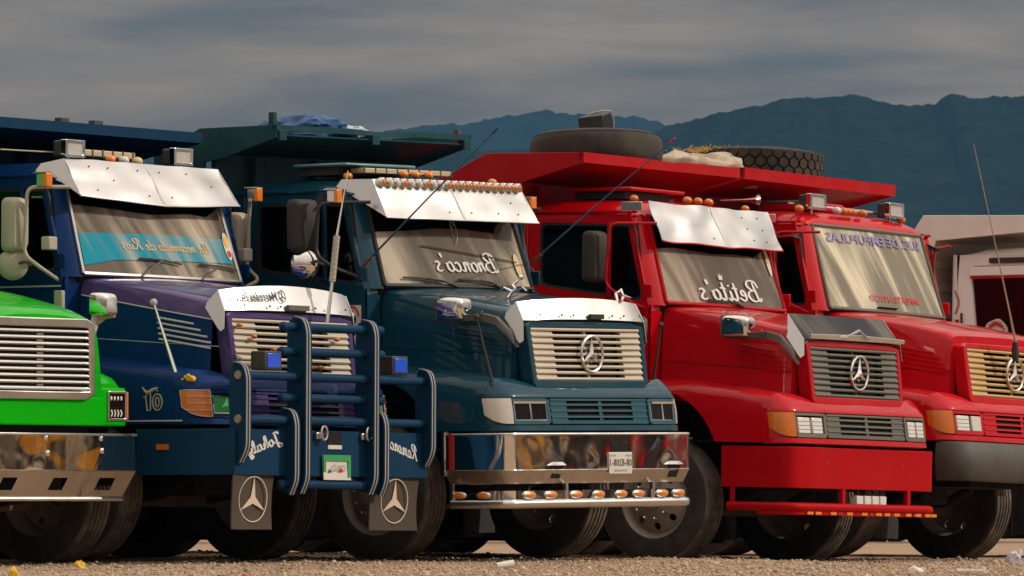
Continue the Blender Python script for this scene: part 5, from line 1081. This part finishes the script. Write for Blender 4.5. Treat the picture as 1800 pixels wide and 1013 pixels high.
    def out_num(poly): mb.tube([(x, -1.1975, z) for x, z in poly + poly[:1]], .006, 4)
    out_num([(.245 + .045 * math.cos(t), 1.16 + .06 * math.sin(t)) for t in np.linspace(0, 2 * math.pi, 16)[:-1]]); out_num([(.245 + .018 * math.cos(t), 1.16 + .035 * math.sin(t)) for t in np.linspace(0, 2 * math.pi, 12)[:-1]])
    out_num([(.15, 1.10), (.18, 1.10), (.18, 1.22), (.15, 1.22), (.135, 1.20)])
    mb.build('fender_number', 'stripe_cream', r)
    mb = MB(); cat = catmull([(.10, 1.27), (.14, 1.235), (.17, 1.235), (.21, 1.255), (.25, 1.265)], 4); mb.tube([(x, -1.1975, z) for x, z in cat], [.004 + .010 * math.sin(math.pi * i / (len(cat) - 1)) for i in range(len(cat))], 5)
    mb.tube([(.16, -1.1975, 1.235), (.13, -1.1975, 1.195), (.115, -1.1975, 1.20)], .005, 4); mb.tube([(.22, -1.1975, 1.255), (.25, -1.1975, 1.24)], .005, 4); mb.build('leaping_cat_sticker', 'stripe_cream', r)
    # windshield band and lettering
    cy = MB().loft([[WS_(u, interp(u, [-1, -.6, .3, .97], [.08, .16, .18, .19]), .006), WS_(u, interp(u, [-1, 0, .97], [.43, .455, .45]), .006)] for u in np.linspace(-.97, .95, 24)]).build('windshield_band', 'cyan_film', r)
    script_text('Un recorrido de Rios', lambda u, v: WS_(.66 - 1.15 * u, .28 + .055 * v, .011), w=.10, slant=.30).build('band_lettering', 'gold_vinyl', cy)
    st = MB().add([WS_(.93 + .05 * math.cos(t), .37 + .15 * math.sin(t), .013) for t in np.linspace(0, 2 * math.pi, 20)[:-1]], [tuple(range(19))]).build('oval_sticker', 'plate_white', r)
    MB().add([WS_(.93 + .035 * math.cos(t), .42 + .06 * math.sin(t), .016) for t in np.linspace(0, 2 * math.pi, 12)[:-1]], [tuple(range(11))]).build('sticker_mark', 'yellow_vinyl', st)
    MB().add([WS_(.93 + .03 * math.cos(t), .29 + .035 * math.sin(t), .016) for t in np.linspace(0, 2 * math.pi, 12)[:-1]], [tuple(range(11))]).build('sticker_mark', 'red_vinyl', st)
    # roof
    for y in (-.79, .50): spot_lamp(r, -.92, y, 3.075, .22, .125)
    MB().tube([(-1.02, -1.5, 3.04), (-1.02, .0, 3.06)], .006, 5).build('lamp_cable', 'stripe_cream', r)
    lb = MB().box(-1.15, -.98, -.64, .03, 3.035, 3.085).build('light_bar', 'light_bar_cream', r, bevel=.008)
    for k in range(6): MB().box(-.985, -.973, -.60 + k * .12 - .006, -.60 + k * .12 + .006, 3.03, 3.09).build('light_bar_joint', 'grey_plastic', lb)
    for y, m_ in ((-.33, 'amber_lens'), (-.17, 'frosted_lens'), (-.01, 'gold_vinyl')): bullet_lamp(r, (-.93, y, 3.018), m_, .05)
    # box lamps beside the doors
    for s in (-1, 1):
        MB().box(-.86, -.78, s * 1.17 - .05, s * 1.17 + .05, 2.30, 2.40).build('door_lamp', 'cream_paint', r, bevel=.01)
        MB().box(-.80, -.72, s * 1.12 - .02, s * 1.12 + .02, 1.82, 2.0).build('corner_marker', 'cream_paint', r, bevel=.008)
    bed = dump_bed(r, dict(mat='navy_bed_paint', xf=-1.31, zt=3.31, zh=.085, xb=-2.1, zb=3.10, fh=.08))
    for y in (-.35, .05): MB().box(-1.42, -1.36, y - .05, y + .05, 3.26, 3.345).build('stake_pocket', 'dark_plastic', bed)
    return r

# ------------------------------------------------------------------ green truck (only its nose is in the picture)
def green_truck():
    r = truck_root('green', 'bright green truck with slatted chrome grille and chrome bumper at the left edge')
    P = 'green_paint'; c = dict(paint=P, axle=-.06, mirror=dict(frame='dull_chrome', head='mirror_back', x=-1.0, z0=2.28, z1=2.70))
    root = r
    gx = .745
    def prof(x):
        t = interp(x, [-.72, .2, .55, .68, .74], [0, .55, .85, .95, 1.0]); zt = interp(x, [-.72, 0, .4, .6, .70, .745], [2.10, 1.985, 1.90, 1.855, 1.82, 1.785]); w = interp(x, [-.72, .3, .7, .745], [.92, .84, .70, .665])
        return [(0, zt + .03), (.4 * w, zt + .025), (.7 * w, zt + .005), (.87 * w, zt - .03), (.96 * w, zt - .08), (w, zt - .15), (w + .02, 1.5), (w + .05, 1.25), (w + .06, 1.02)]
    secs = []
    for x in [-.72, -.5, -.25, 0, .2, .35, .5, .6, .68, .72, .745]:
        p = prof(x); secs.append([(x, -q[0], q[1]) for q in p[::-1]] + [(x, q[0], q[1]) for q in p[1:]])
    MB().loft(secs, cap1=True).build('hood', P, r, smooth=40)
    MB().box(.66, .752, -.72, .72, 1.02, 1.225).build('front_panel', 'green_matte_paint', r, bevel=.01)
    ring_panel([(-.60, 1.79), (.60, 1.79), (.60, 1.205), (-.60, 1.205)], [(-.53, 1.725), (.53, 1.725), (.54, 1.265), (-.54, 1.265)], lambda p: (gx + .035, p[0], p[1]), lambda p: (gx - .03, p[0], p[1]), 48).build('grille_frame', 'dull_chrome', r, bevel=.010, seg=3)
    g = MB().add([(gx + .003, -.55, 1.74), (gx + .003, .55, 1.74), (gx + .003, .55, 1.25), (gx + .003, -.55, 1.25)], [(0, 1, 2, 3)]).build('grille', 'void_black', r)
    for k in range(10):
        z = 1.695 - k * .0455
        MB().loft([[(gx + .005, y, z + .0115), (gx + .022, y, z + .0105), (gx + .030, y, z - .002), (gx + .024, y, z - .011), (gx + .005, y, z - .0115)] for y in np.linspace(-.545, .545, 5)], closed=True, cap0=True, cap1=True).build('slat', 'brushed_steel', g, smooth=30)
        if k < 9: MB().box(gx + .004, gx + .015, -.035, .035, z - .030, z - .018).build('slat_clip', 'dull_chrome', g)
    for s in (-1, 1):
        secs = []
        for x in [-.70, -.62, -.5, -.35, -.2, -.06, .08, .2, .32, .42, .50, .56, .62, .655, .675]:
            zf = interp(x, [-.7, -.4, -.06, .3, .5, .62, .675], [1.25, 1.42, 1.47, 1.46, 1.43, 1.385, 1.33]); d = abs(x + .06); zb = .72 + math.sqrt(max(0, .62 ** 2 - d * d)) if d < .60 else 1.02
            zb = max(zb, .95) if x < 0 else max(zb, 1.02); yo = interp(x, [-.7, .4, .675], [1.10, 1.10, 1.055])
            secs.append([(x, s * .70, zf + .0), (x, s * .88, zf), (x, s * .98, zf - .015), (x, s * 1.05 * yo / 1.1, zf - .05), (x, s * (yo - .01), zf - .10), (x, s * yo, max(zb + .01, zf - .2)), (x, s * yo, zb)])
        MB().loft(secs, cap1=True).build('fender', P, r, smooth=45)
        MB().loft([[(x, s * .45, z), (x, s * 1.05, z)] for x, z in [(-.06 + .66 * math.cos(t), .72 + .66 * math.sin(t)) for t in np.linspace(-.2, math.pi + .2, 16)]]).build('wheel_well', 'void_black', r)
        y0, y1 = (.83, 1.045)
        MB().box(.64, .70, s * .70 if s > 0 else -1.05, 1.05 if s > 0 else s * .70, 1.02, 1.30).build('headlight_panel', 'green_matte_paint', r, bevel=.02, seg=3)
        hl = ring_panel([(s * y0, 1.275), (s * y1, 1.275), (s * y1, 1.06), (s * y0, 1.06)], [(s * (y0 + .018), 1.257), (s * (y1 - .02), 1.257), (s * (y1 - .02), 1.078), (s * (y0 + .018), 1.078)], lambda p: (.712, p[0], p[1]), lambda p: (.695, p[0], p[1]), 32).build('headlight', 'dull_chrome', r, bevel=.003)
        MB().add([(.7025, s * y0, 1.27), (.7025, s * y1, 1.27), (.7025, s * y1, 1.065), (.7025, s * y0, 1.065)], [(0, 1, 2, 3)]).build('lamp', 'dark_lens', hl)
        for k in range(4):
            MB().sphere((.706, s * (y0 + .04 + k * .038), 1.222), .014, 8, 6, (.4, .8, 1.2)).build('led', 'white_lens', hl)
            yy = s * (y0 + .035 + k * .036); MB().add([(.7055, yy, 1.09), (.7055, yy + .014, 1.09), (.7055, yy + .026, 1.115), (.7055, yy + .014, 1.14), (.7055, yy, 1.14), (.7055, yy + .012, 1.115)], [(0, 1, 2, 5), (5, 2, 3, 4)]).build('led', 'white_lens', hl)
        MB().box(.64, .708, s * 1.055 - .010, s * 1.055 + .010, 1.07, 1.27).build('turn_signal', 'amber_lens', r, bevel=.004)
    # bumper: flat chrome face over an inclined lower lip with openings
    bx = .735
    bp = MB().prism([(bx - .05, .955), (bx, .955), (bx, .695), (bx - .05, .695)], 1, -1.115, 1.115).build('bumper', 'chrome', r, bevel=.006)
    MB().prism([(bx - .02, .968), (bx + .012, .964), (bx + .012, .948), (bx - .02, .948)], 1, -1.12, 1.12).build('bumper_edge', 'brushed_steel', bp, bevel=.003)
    lip = lambda p: (bx + .001 - (.695 - p[1]) * .42, p[0] , p[1])
    lip2 = lambda p: (bx - .008 - (.695 - p[1]) * .42, p[0], p[1])
    for a, b_, o0, o1 in ((-1.115, -.56, -.96, -.80), (-.56, .0, -.36, -.20), (.0, .56, .20, .36), (.56, 1.115, .72, .90)):
        ea = (lambda z: -1.115 + (.695 - z) * .33) if a < -1 else (lambda z: a); eb = (lambda z: 1.115 - (.695 - z) * .33) if b_ > 1 else (lambda z: b_)
        ring_panel([(a, .694), (b_, .694), (eb(.50), .50), (ea(.50), .50)], [(o0 + .01, .645), (o1 + .01, .645), (o1 - .015, .555), (o0 - .015, .555)], lip, lip2, 40).build('bumper_lip', 'lip_chrome', bp, smooth=20)
    MB().tube([(bx - .082, -1.05, .492), (bx - .082, 1.05, .492)], .018, 8).build('bumper_edge', 'brushed_steel', bp)
    for y, z in ((.12, .82), (.10, .93), (.72, .93), (.73, .84), (-.5, .82)): MB().sphere((bx + .002, y, z), .022, 12, 6, (.6, 1, 1)).build('bolt', 'chrome', bp)
    MB().box(-.7, .62, -.45, .45, .65, 1.7).build('engine_block', 'void_black', r)
    MB().box(.45, .66, -.66, .66, .95, 1.75).build('radiator', 'void_black', r)
    # hood mirror on the far side (chrome) and the rest of the truck
    for s in (-1, 1):
        arm = MB().loft([[(x, s * (yy - .02), z + h), (x + .02, s * (yy + .03), z + h), (x + .02, s * (yy + .03), z - h), (x, s * (yy - .02), z - h)] for x, yy, z, h in [(.42, .98, 1.72, .035), (.40, 1.04, 1.80, .035), (.42, 1.10, 1.835, .03), (.48, 1.14, 1.84, .02)]], closed=True, cap0=True, cap1=True).build('hood_mirror_arm', 'cream_paint', r, smooth=30)
        MB().tube([(.40, s * .80, 1.55), (.41, s * .98, 1.74)], .02, 8).build('mirror_stem', 'cream_paint', arm)
        secs = []
        for x, k, dz in ((.375, .97, 0), (.385, 1.0, 0), (.46, .98, 0), (.505, .90, -.006), (.52, .75, -.015)):
            secs.append([(x, s * 1.10 + .085 * k * math.copysign(abs(math.cos(a)) ** .35, math.cos(a)), 1.915 + dz + .088 * k * math.copysign(abs(math.sin(a)) ** .35, math.sin(a))) for a in [2 * math.pi * (j + .5) / 24 for j in range(24)]])
        MB().loft(secs, closed=True, cap0=True, cap1=True).build('hood_mirror', 'chrome', arm, smooth=50)
    cab(r, dict(paint=P, glass='windshield_glass')); chassis(r, c); door_mirror(r, c)
    dump_bed(r, dict(mat='grey_bed_paint', xf=-1.35, zt=3.33, zh=.09))
    return r

# ------------------------------------------------------------------ white truck at the right edge
def white_truck():
    r = truck_root('white', 'white dump truck behind the bright red one, black side window with a face sticker')
    P = 'white_paint'
    # rounded cab shell with a tall side window
    for s in (-1, 1):
        outer = [(-1.95, 1.05), (-.55, 1.05), (-.55, 2.05), (-.80, 2.80), (-1.93, 2.80), (-1.955, 2.5)]
        inner = rounded([(-1.745, 1.98), (-.72, 1.95), (-.90, 2.68), (-1.81, 2.69)], .04, 5)
        d = ring_panel(outer, inner, lambda p: (p[0], s * (1.10 - .03 * max(0, p[1] - 2.2)), p[1]), lambda p: (p[0], s * 1.04, p[1]), 96).build('door', P, r, smooth=30, bevel=.01, seg=3)
        MB().add([(-1.82, s * 1.06, 1.94), (-.68, s * 1.06, 1.92), (-.86, s * 1.06, 2.70), (-1.84, s * 1.06, 2.71)], [(0, 1, 2, 3)]).build('window', 'side_glass', d)
        MB().box(-1.80, -.88, s * 1.105 - .015, s * 1.105 + .012, 2.60, 2.685).build('window_visor', 'white_paint', d, bevel=.008); MB().box(-1.80, -.88, s * 1.10 - .01, s * 1.10 + .012, 2.575, 2.598).build('window_visor_edge', 'reflector_red', d)
        MB().prism(rounded([(-1.60, 2.715), (-1.60, 2.765), (-1.0, 2.765), (-1.0, 2.715)], .024, 5), 1, s * 1.095 - .01, s * 1.095 + .008).build('roof_slot', 'black_plastic', d)
        # rounded fairing behind the door
        MB().loft([[(-1.945, s * 1.098, z), (-1.985, s * 1.085, z), (-2.02 - .02 * (2.8 - z), s * 1.05, z), (-2.05 - .025 * (2.8 - z), s * .95, z)] for z in (2.80, 2.75, 2.6, 2.4, 2.1, 1.7, 1.05)]).build('rear_fairing', P, r, smooth=60)
        MB().box(-1.90, -1.885, s * 1.11 - .01, s * 1.11 + .006, 2.05, 2.26).build('door_strip', 'black_plastic', d); MB().box(-1.965, -1.925, s * 1.104 - .004, s * 1.104 + .004, 2.12, 2.2).build('side_reflector', 'reflector_red', r)
        # lizard-like decal
        MB().tube([(-1.955 + .02 * math.sin(z * 22), s * 1.1005, z) for z in np.linspace(2.25, 2.47, 16)], .005, 4).build('side_decal', 'red_vinyl', r); MB().tube([(-1.94 + .02 * math.sin(z * 22), s * 1.1005, z) for z in np.linspace(2.25, 2.45, 16)], .004, 4).build('side_decal', 'grey_vinyl', r)
        # face sticker in the window corner
        if s < 0:
            hd = MB().add([(-1.545 + .125 * math.cos(t) * (1 + .08 * math.sin(3 * t)), s * 1.066, 2.06 + .14 * math.sin(t) * (1 + .05 * math.cos(5 * t))) for t in np.linspace(0, 2 * math.pi, 28)[:-1]], [tuple(range(27))]).build('face_sticker', 'plate_white', r)
            for k in range(9):
                t = .3 + k * .33; MB().tube([(-1.545 + .10 * math.cos(t), s * 1.069, 2.07 + .11 * math.sin(t)), (-1.545 + .07 * math.cos(t + .5), s * 1.069, 2.07 + .085 * math.sin(t + .5)), (-1.545 + .085 * math.cos(t + .9), s * 1.069, 2.07 + .07 * math.sin(t + .9))], .007, 4).build('sticker_line', 'red_vinyl', hd)
            for dx in (-.03, .05): MB().sphere((-1.545 + dx, s * 1.069, 2.03), .014, 8, 5, (1, .2, .6)).build('sticker_line', 'dark_plastic', hd)
    secs = []
    for x, zt, w in [(-.80, 2.80, .95), (-.9, 2.86, 1.0), (-1.2, 2.90, 1.0), (-1.7, 2.89, 1.0), (-1.93, 2.83, 1.0), (-1.97, 2.80, 1.0)]:
        h = [(0, zt), (.6, zt - .01), (.9, zt - .03), (1.04, max(2.79, zt - .06)), (1.085, 2.79)]; secs.append([(x, -y * w, z) for y, z in h[::-1]] + [(x, y * w, z) for y, z in h[1:]])
    MB().loft(secs).build('roof', P, r, smooth=45)
    MB().box(-2.06, -2.04, -1.0, 1.0, 1.05, 2.8).build('back_wall', 'cab_interior', r)
    MB().loft([[(-.555, y, 2.06), (-.66, y, 2.38), (-.80, y, 2.79)] for y in np.linspace(-1, 1, 9)]).build('windshield', 'windshield_glass', r)
    MB().box(-2.0, -.6, -1.03, 1.03, 1.02, 1.06).build('floor_pan', 'cab_interior', r)
    for y in (-.5, .5): st = MB().box(-1.9, -1.4, y - .25, y + .25, 1.5, 1.65).build('seat', 'seat_fabric', r, bevel=.04); MB().box(-1.95, -1.82, y - .22, y + .22, 1.65, 2.4).build('seat_back', 'seat_fabric', st, bevel=.04)
    xs = [-.56, -.3, 0, .3, .55, .66, .70]
    secs = []
    for x in xs:
        zt = interp(x, [-.56, .3, .6, .7], [2.06, 1.85, 1.72, 1.6]); w = interp(x, [-.56, .4, .7], [.98, .8, .66]); h = [(0, zt), (.6 * w, zt - .02), (.9 * w, zt - .08), (w, zt - .2), (w + .04, 1.3), (w + .05, 1.0)]
        secs.append([(x, -y, z) for y, z in h[::-1]] + [(x, y, z) for y, z in h[1:]])
    MB().loft(secs, cap1=True).build('hood', P, r, smooth=45)
    MB().prism([(.62, 1.0), (.74, 1.0), (.74, .62), (.62, .62)], 1, -1.15, 1.15).build('bumper', 'chrome', r, bevel=.02)
    for s in (-1, 1):
        secs = []
        for x in (-1.1, -.9, -.62, -.35, -.15, 0, .2, .45, .62):
            zf = interp(x, [-1.1, -.6, .2, .62], [1.25, 1.42, 1.35, 1.15]); d_ = abs(x + .5); zb = max(.95, .75 + math.sqrt(max(0, .62 ** 2 - d_ * d_))); secs.append([(x, s * .75, zf), (x, s * 1.0, zf - .01), (x, s * 1.12, zf - .07), (x, s * 1.16, max(zb + .01, zf - .2)), (x, s * 1.16, zb)])
        MB().loft(secs, cap1=True).build('fender', P, r, smooth=45)
    MB().box(.69, .72, -.5, .5, 1.1, 1.55).build('grille', 'dull_chrome', r, bevel=.02)
    chassis(r, dict(axle=-.5))
    for s in (-1, 1): MB().box(-1.98, -1.02, s * 1.09 - .02, s * 1.09 + .02, .20, 1.08).build('side_fairing', 'chassis_black', r, bevel=.01)
    m = 'white_bed_paint'
    bed = MB().box(-6.9, -2.3, -1.2, 1.2, 1.22, 1.34).build('dump_bed', m, r)
    MB().box(-2.36, -2.30, -1.2, 1.2, 1.3, 2.95).build('headboard', m, bed)
    for z in (2.25, 2.5, 2.72): MB().box(-2.30, -2.275, -1.18, 1.18, z - .03, z + .03).build('headboard_rail', m, bed, bevel=.006)
    MB().shell([[(-.95, y, 3.015) for y in np.linspace(-1.2, 1.2, 7)], [(-2.3, y, 2.93) for y in np.linspace(-1.2, 1.2, 7)]], .012, (0, 0, 1)).build('protector_plate', m, bed)
    for s in (-1, 1):
        MB().prism([(-.95, 3.14), (-.95, 3.0), (-2.10, 2.93), (-2.16, 2.72), (-2.42, 2.72), (-2.42, 2.92), (-2.23, 3.17)], 1, s * 1.22 - .012, s * 1.22 + .012).build('protector_side', m, bed, bevel=.004)
        MB().box(-6.9, -2.42, s * 1.22 - .03, s * 1.22 + .03, 1.3, 2.85).build('side_wall', m, bed, bevel=.008)
    MB().box(-.98, -.95, -1.23, 1.23, 3.0, 3.14).build('fascia', m, bed)
    MB().box(-6.95, -6.9, -1.22, 1.22, 1.25, 2.8).build('tailgate', m, bed)
    return r
# ------------------------------------------------------------------ two trucks added out of frame to give the chrome bumpers reflections
def added_truck(key, label, paint_, bed):
    r = truck_root(key, label); r['group'] = 'trucks added out of frame for reflections'
    c = dict(paint=paint_, grille='grey_plastic', lower='grey_plastic', hl_frame='grey_plastic', turn='dark_amber_lens', emblem=None, lamps=[(.695, .835, 'white_lens', .0), (.865, 1.015, 'white_lens', .0)], mirror=dict(frame='black_plastic', head='mirror_back', x=-1.01, z0=2.28, z1=2.70))
    front_end(r, c); cab(r, c); chassis(r, c); door_mirror(r, c)
    wrap_bumper(mirror_plan([(.02, -1.18), (.50, -1.18)] + bez((.55, -1.18), (.68, -1.17), (.695, -1.02), 6) + [(.70, -.5)]), [(-.03, .97), (.0, .97), (.0, .64), (-.03, .64)], 'bumper', 'chrome', r)
    dump_bed(r, dict(mat=bed, xf=-1.35, zt=3.33, zh=.09))
added_truck('ochre', 'ochre dump truck added out of frame for the chrome bumpers to mirror', 'ochre_paint', 'ochre_paint')
added_truck('grey', 'red truck with grey bed added out of frame for the chrome to mirror', 'red_paint', 'grey_bed_paint')
TK = {'teal': teal_truck(), 'red': red_truck(), 'red2': red_truck_two(), 'blue': blue_truck(), 'green': green_truck(), 'white': white_truck()}
for o in list(WHOLD.children): bpy.data.objects.remove(o)
bpy.data.objects.remove(WHOLD)

# ------------------------------------------------------------------ things lying on the beds
def on_truck(key, p): return tuple(truck_matrix(key) @ Vector(p))
def spare_plain():
    e = empty('spare_tyre', on_truck('red', (-1.98, .0, 3.325)), (RAD(-.7 - 3.0), RAD(1.0), RAD(20))); tag(e, 'worn smooth spare tyre lying flat on the first red truck', 'tyre', 'spare tyres carried on the trucks')
    R = .555; prof = [(.30, -.10), (.33, -.135), (.40, -.155), (.47, -.150), (.515, -.130), (.540, -.105), (R, -.06), (R + .003, 0), (R, .06), (.540, .105), (.515, .130), (.47, .150), (.40, .155), (.33, .135), (.30, .10)]
    MB().lathe(prof, 72, ax=2, c=(0, 0, .10)).build('tyre', 'tyre_rubber', e, smooth=50)
    for dz in (-.125, .125): MB().lathe([(.521, dz - .004), (.527, dz), (.521, dz + .004)], 72, ax=2, c=(0, 0, .10)).build('sidewall_rib', 'tyre_rubber', e)
    MB().lathe([(.30, -.10), (.315, -.115), (.29, -.09), (.27, 0), (.27, .07), (.315, .115), (.30, .10), (.26, .05), (.26, -.05)], 40, ax=2, c=(0, 0, .10), closed=True).build('rim', 'rim_steel', e)
def spare_lugged():
    e = empty('spare_tyre', on_truck('red2', (-1.93, -.12, 3.30)), (RAD(-3.2), RAD(.3), RAD(-34))); tag(e, 'chunky lugged spare tyre lying flat on the bright red truck', 'tyre', 'spare tyres carried on the trucks')
    R = .555; MB().lathe([(.30, -.10), (.33, -.13), (.42, -.14), (.49, -.128), (R - .028, -.11), (R - .028, .11), (.49, .128), (.42, .14), (.33, .13), (.30, .10)], 72, ax=2, c=(0, 0, .12)).build('tyre', 'tyre_rubber', e, smooth=28)
    # tread blocks: three staggered rows of hexagonal lugs
    n = 34; mb = MB()
    for row, (zc, hh) in enumerate(((-.078, .050), (.0, .050), (.078, .050))):
        for k in range(n):
            a0 = 2 * math.pi * (k + (.5 if row == 1 else 0)) / n; w = math.pi / n * .80
            hexa = [(-w, -hh * .45), (0, -hh), (w, -hh * .45), (w, hh * .45), (0, hh), (-w, hh * .45)]
            hexa = [(a, max(-.115 - zc, min(.115 - zc, z))) for a, z in hexa]
            lo = [((R - .03) * math.cos(a0 + a), (R - .03) * math.sin(a0 + a), .12 + zc + z) for a, z in hexa]; hi = [(R * math.cos(a0 + a * .93), R * math.sin(a0 + a * .93), .12 + zc + z * .94) for a, z in hexa]
            mb.loft([lo, hi], closed=True, cap1=True)
    mb.build('tread_blocks', 'tyre_rubber', e, smooth=20)
    MB().lathe([(.30, -.10), (.315, -.115), (.29, -.09), (.27, 0), (.27, .07), (.315, .115), (.30, .10), (.26, .05), (.26, -.05)], 40, ax=2, c=(0, 0, .12), closed=True).build('rim', 'rim_steel', e)
def crumple(name, mat, loc, rot, size, label, cat, seed, n=22, m=12, amp=.35, parent=None, freq=1.6):
    mb = MB(); secs = []
    for i in range(m + 1):
        t = math.pi * i / m; row = []
        for k in range(n):
            a = 2 * math.pi * k / n; d = Vector((math.sin(t) * math.cos(a), math.sin(t) * math.sin(a), math.cos(t)))
            q = 1 + amp * mnoise.noise(d * freq + Vector((seed, 0, 0))) + amp * .5 * mnoise.noise(d * freq * 2.7 + Vector((0, seed, 0)))
            row.append((d.x * size[0] * q, d.y * size[1] * q, max(-.25, d.z) * size[2] * q))
        secs.append(row)
    o = mb.loft(secs, closed=True).build(name, mat, parent, smooth=75)
    if parent is None: o.location = loc; o.rotation_euler = rot; tag(o, label, cat)
    return o
def bed_loads():
    spare_plain(); spare_lugged()
    # black speaker box with a wire handle on the flat tyre
    M4 = truck_matrix('red'); e = empty('speaker_box', on_truck('red', (-2.10, .18, 3.60)), (RAD(8), RAD(-6), RAD(-15))); tag(e, 'small black box with wire handle on top of the smooth spare tyre', 'box')
    MB().box(-.11, .11, -.145, .145, 0, .15).build('case', 'black_plastic', e, bevel=.008); MB().box(.110, .116, -.125, .125, .012, .138).build('front_grille', 'void_black', e)
    MB().tube(arc_path([(.12, .12, .0), (.135, .13, .08), (.125, .12, .16), (.07, .02, .178), (-.04, -.05, .165)], .04), .007, 6).build('handle', 'stripe_cream', e)
    crumple('tarpaulin', 'tarp_blue', on_truck('teal', (-1.95, -.32, 3.36)), (0, 0, RAD(52)), (.26, .42, .15), 'crumpled blue tarpaulin bundled on the teal truck bed', 'tarpaulin', 4.2, 64, 36, .30, freq=2.2)
    t = crumple('tarpaulin', 'tarp_white', on_truck('teal', (-1.80, .06, 3.35)), (0, 0, RAD(55)), (.16, .20, .075), 'pale blue-grey sheet slumped beside the blue tarpaulin', 'tarpaulin', 9.2, 48, 30, .35, freq=2.6)
    crumple('canvas_sack', 'canvas', on_truck('red2', (-2.25, -.72, 3.26)), (0, 0, RAD(50)), (.36, .56, .25), 'beige canvas sheet draped beside the lugged spare tyre', 'sack', 2.4, 64, 36, .28, freq=2.0)
    mb = MB(); c = Vector(on_truck('red2', (-2.15, -.50, 3.535)))
    for k in range(260):
        p = c + Vector((random.gauss(.02, .15), random.gauss(0, .10), random.gauss(0, .012))); d = Vector((random.uniform(-1, 1), random.uniform(-1, 1), random.uniform(-.1, .8))) * .06
        mb.tube([tuple(p), tuple(p + d * .6), tuple(p + d + Vector((0, 0, -.01)))], [.004, .004, .002], 3)
    o = mb.build('straw_bundle', 'straw', None); tag(o, 'tuft of yellow straw rope lying on the beige canvas', 'straw', kind='stuff')
bed_loads()

# ------------------------------------------------------------------ litter on the ground
def litter():
    def gz(x, y): return float(ground_z(np.array([x]), np.array([y]))[0])
    def at(px, py):
        z = .05
        for _ in range(6): d = (.523 - z) * 12080.3 / (py - 885.6); x = (px - 900) / 12080.3 * d; z = gz(x, d)
        return x, d, z
    x, y, z = at(888, 1002); o = MB().lathe([(.001, -.07), (.024, -.07), (.030, .065), (.026, .065), (.022, -.06), (.001, -.06)], 18, ax=0).build('paper_cup', 'litter_white', None, smooth=40); o.location = (x, y, z + .032); o.rotation_euler = (.1, -.12, RAD(25)); tag(o, 'white paper cup lying on the gravel before the teal truck', 'cup')
    x, y, z = at(1608, 1006); crumple('paper_scrap', 'litter_white', (x, y, z + .01), (0, 0, .4), (.06, .04, .03), 'small rounded white scrap on the gravel before the red bumpers', 'litter', 1.1)
    x, y, z = at(1708, 1012); o = MB().loft([[(-.10, -.06, .02), (.10, -.06, .02), (.10, .06, .02), (-.10, .06, .02)], [(-.09, -.05, 0), (.09, -.05, 0), (.09, .05, 0), (-.09, .05, 0)], [(-.085, -.045, .006), (.085, -.045, .006), (.085, .045, .006), (-.085, .045, .006)], [(-.095, -.055, .022), (.095, -.055, .022), (.095, .055, .022), (-.095, .055, .022)]], closed=True, cap1=False).build('foam_tray', 'litter_white', None, smooth=30, bevel=.004); o.location = (x, y, z + .012); o.rotation_euler = (.25, .02, .1); tag(o, 'flat white foam tray at the bottom edge on the right', 'tray')
    x, y, z = at(1783, 992); crumple('plastic_bag', 'litter_pale', (x, y, z + .02), (.2, .1, .4), (.06, .05, .075), 'crumpled pale lilac plastic bag at the right edge', 'bag', 6.6, amp=.7)
    x, y, z = at(24, 1006); crumple('yellow_wrapper', 'litter_yellow', (x, y, z + .01), (0, 0, 0), (.03, .03, .05), 'upright yellow wrapper in the bottom left corner', 'wrapper', 3.6, amp=.5)
    x, y, z = at(140, 1008); crumple('yellow_wrapper', 'litter_yellow', (x, y, z + .01), (0, 0, .7), (.045, .03, .045), 'pointed yellow wrapper below the green bumper', 'wrapper', 5.6, amp=.6)
    x, y, z = at(430, 1001); crumple('red_wrapper', 'litter_red', (x, y, z + .006), (0, 0, .3), (.022, .02, .016), 'tiny red scrap on the gravel under the bull bar', 'wrapper', 8.6, amp=.5)
litter()
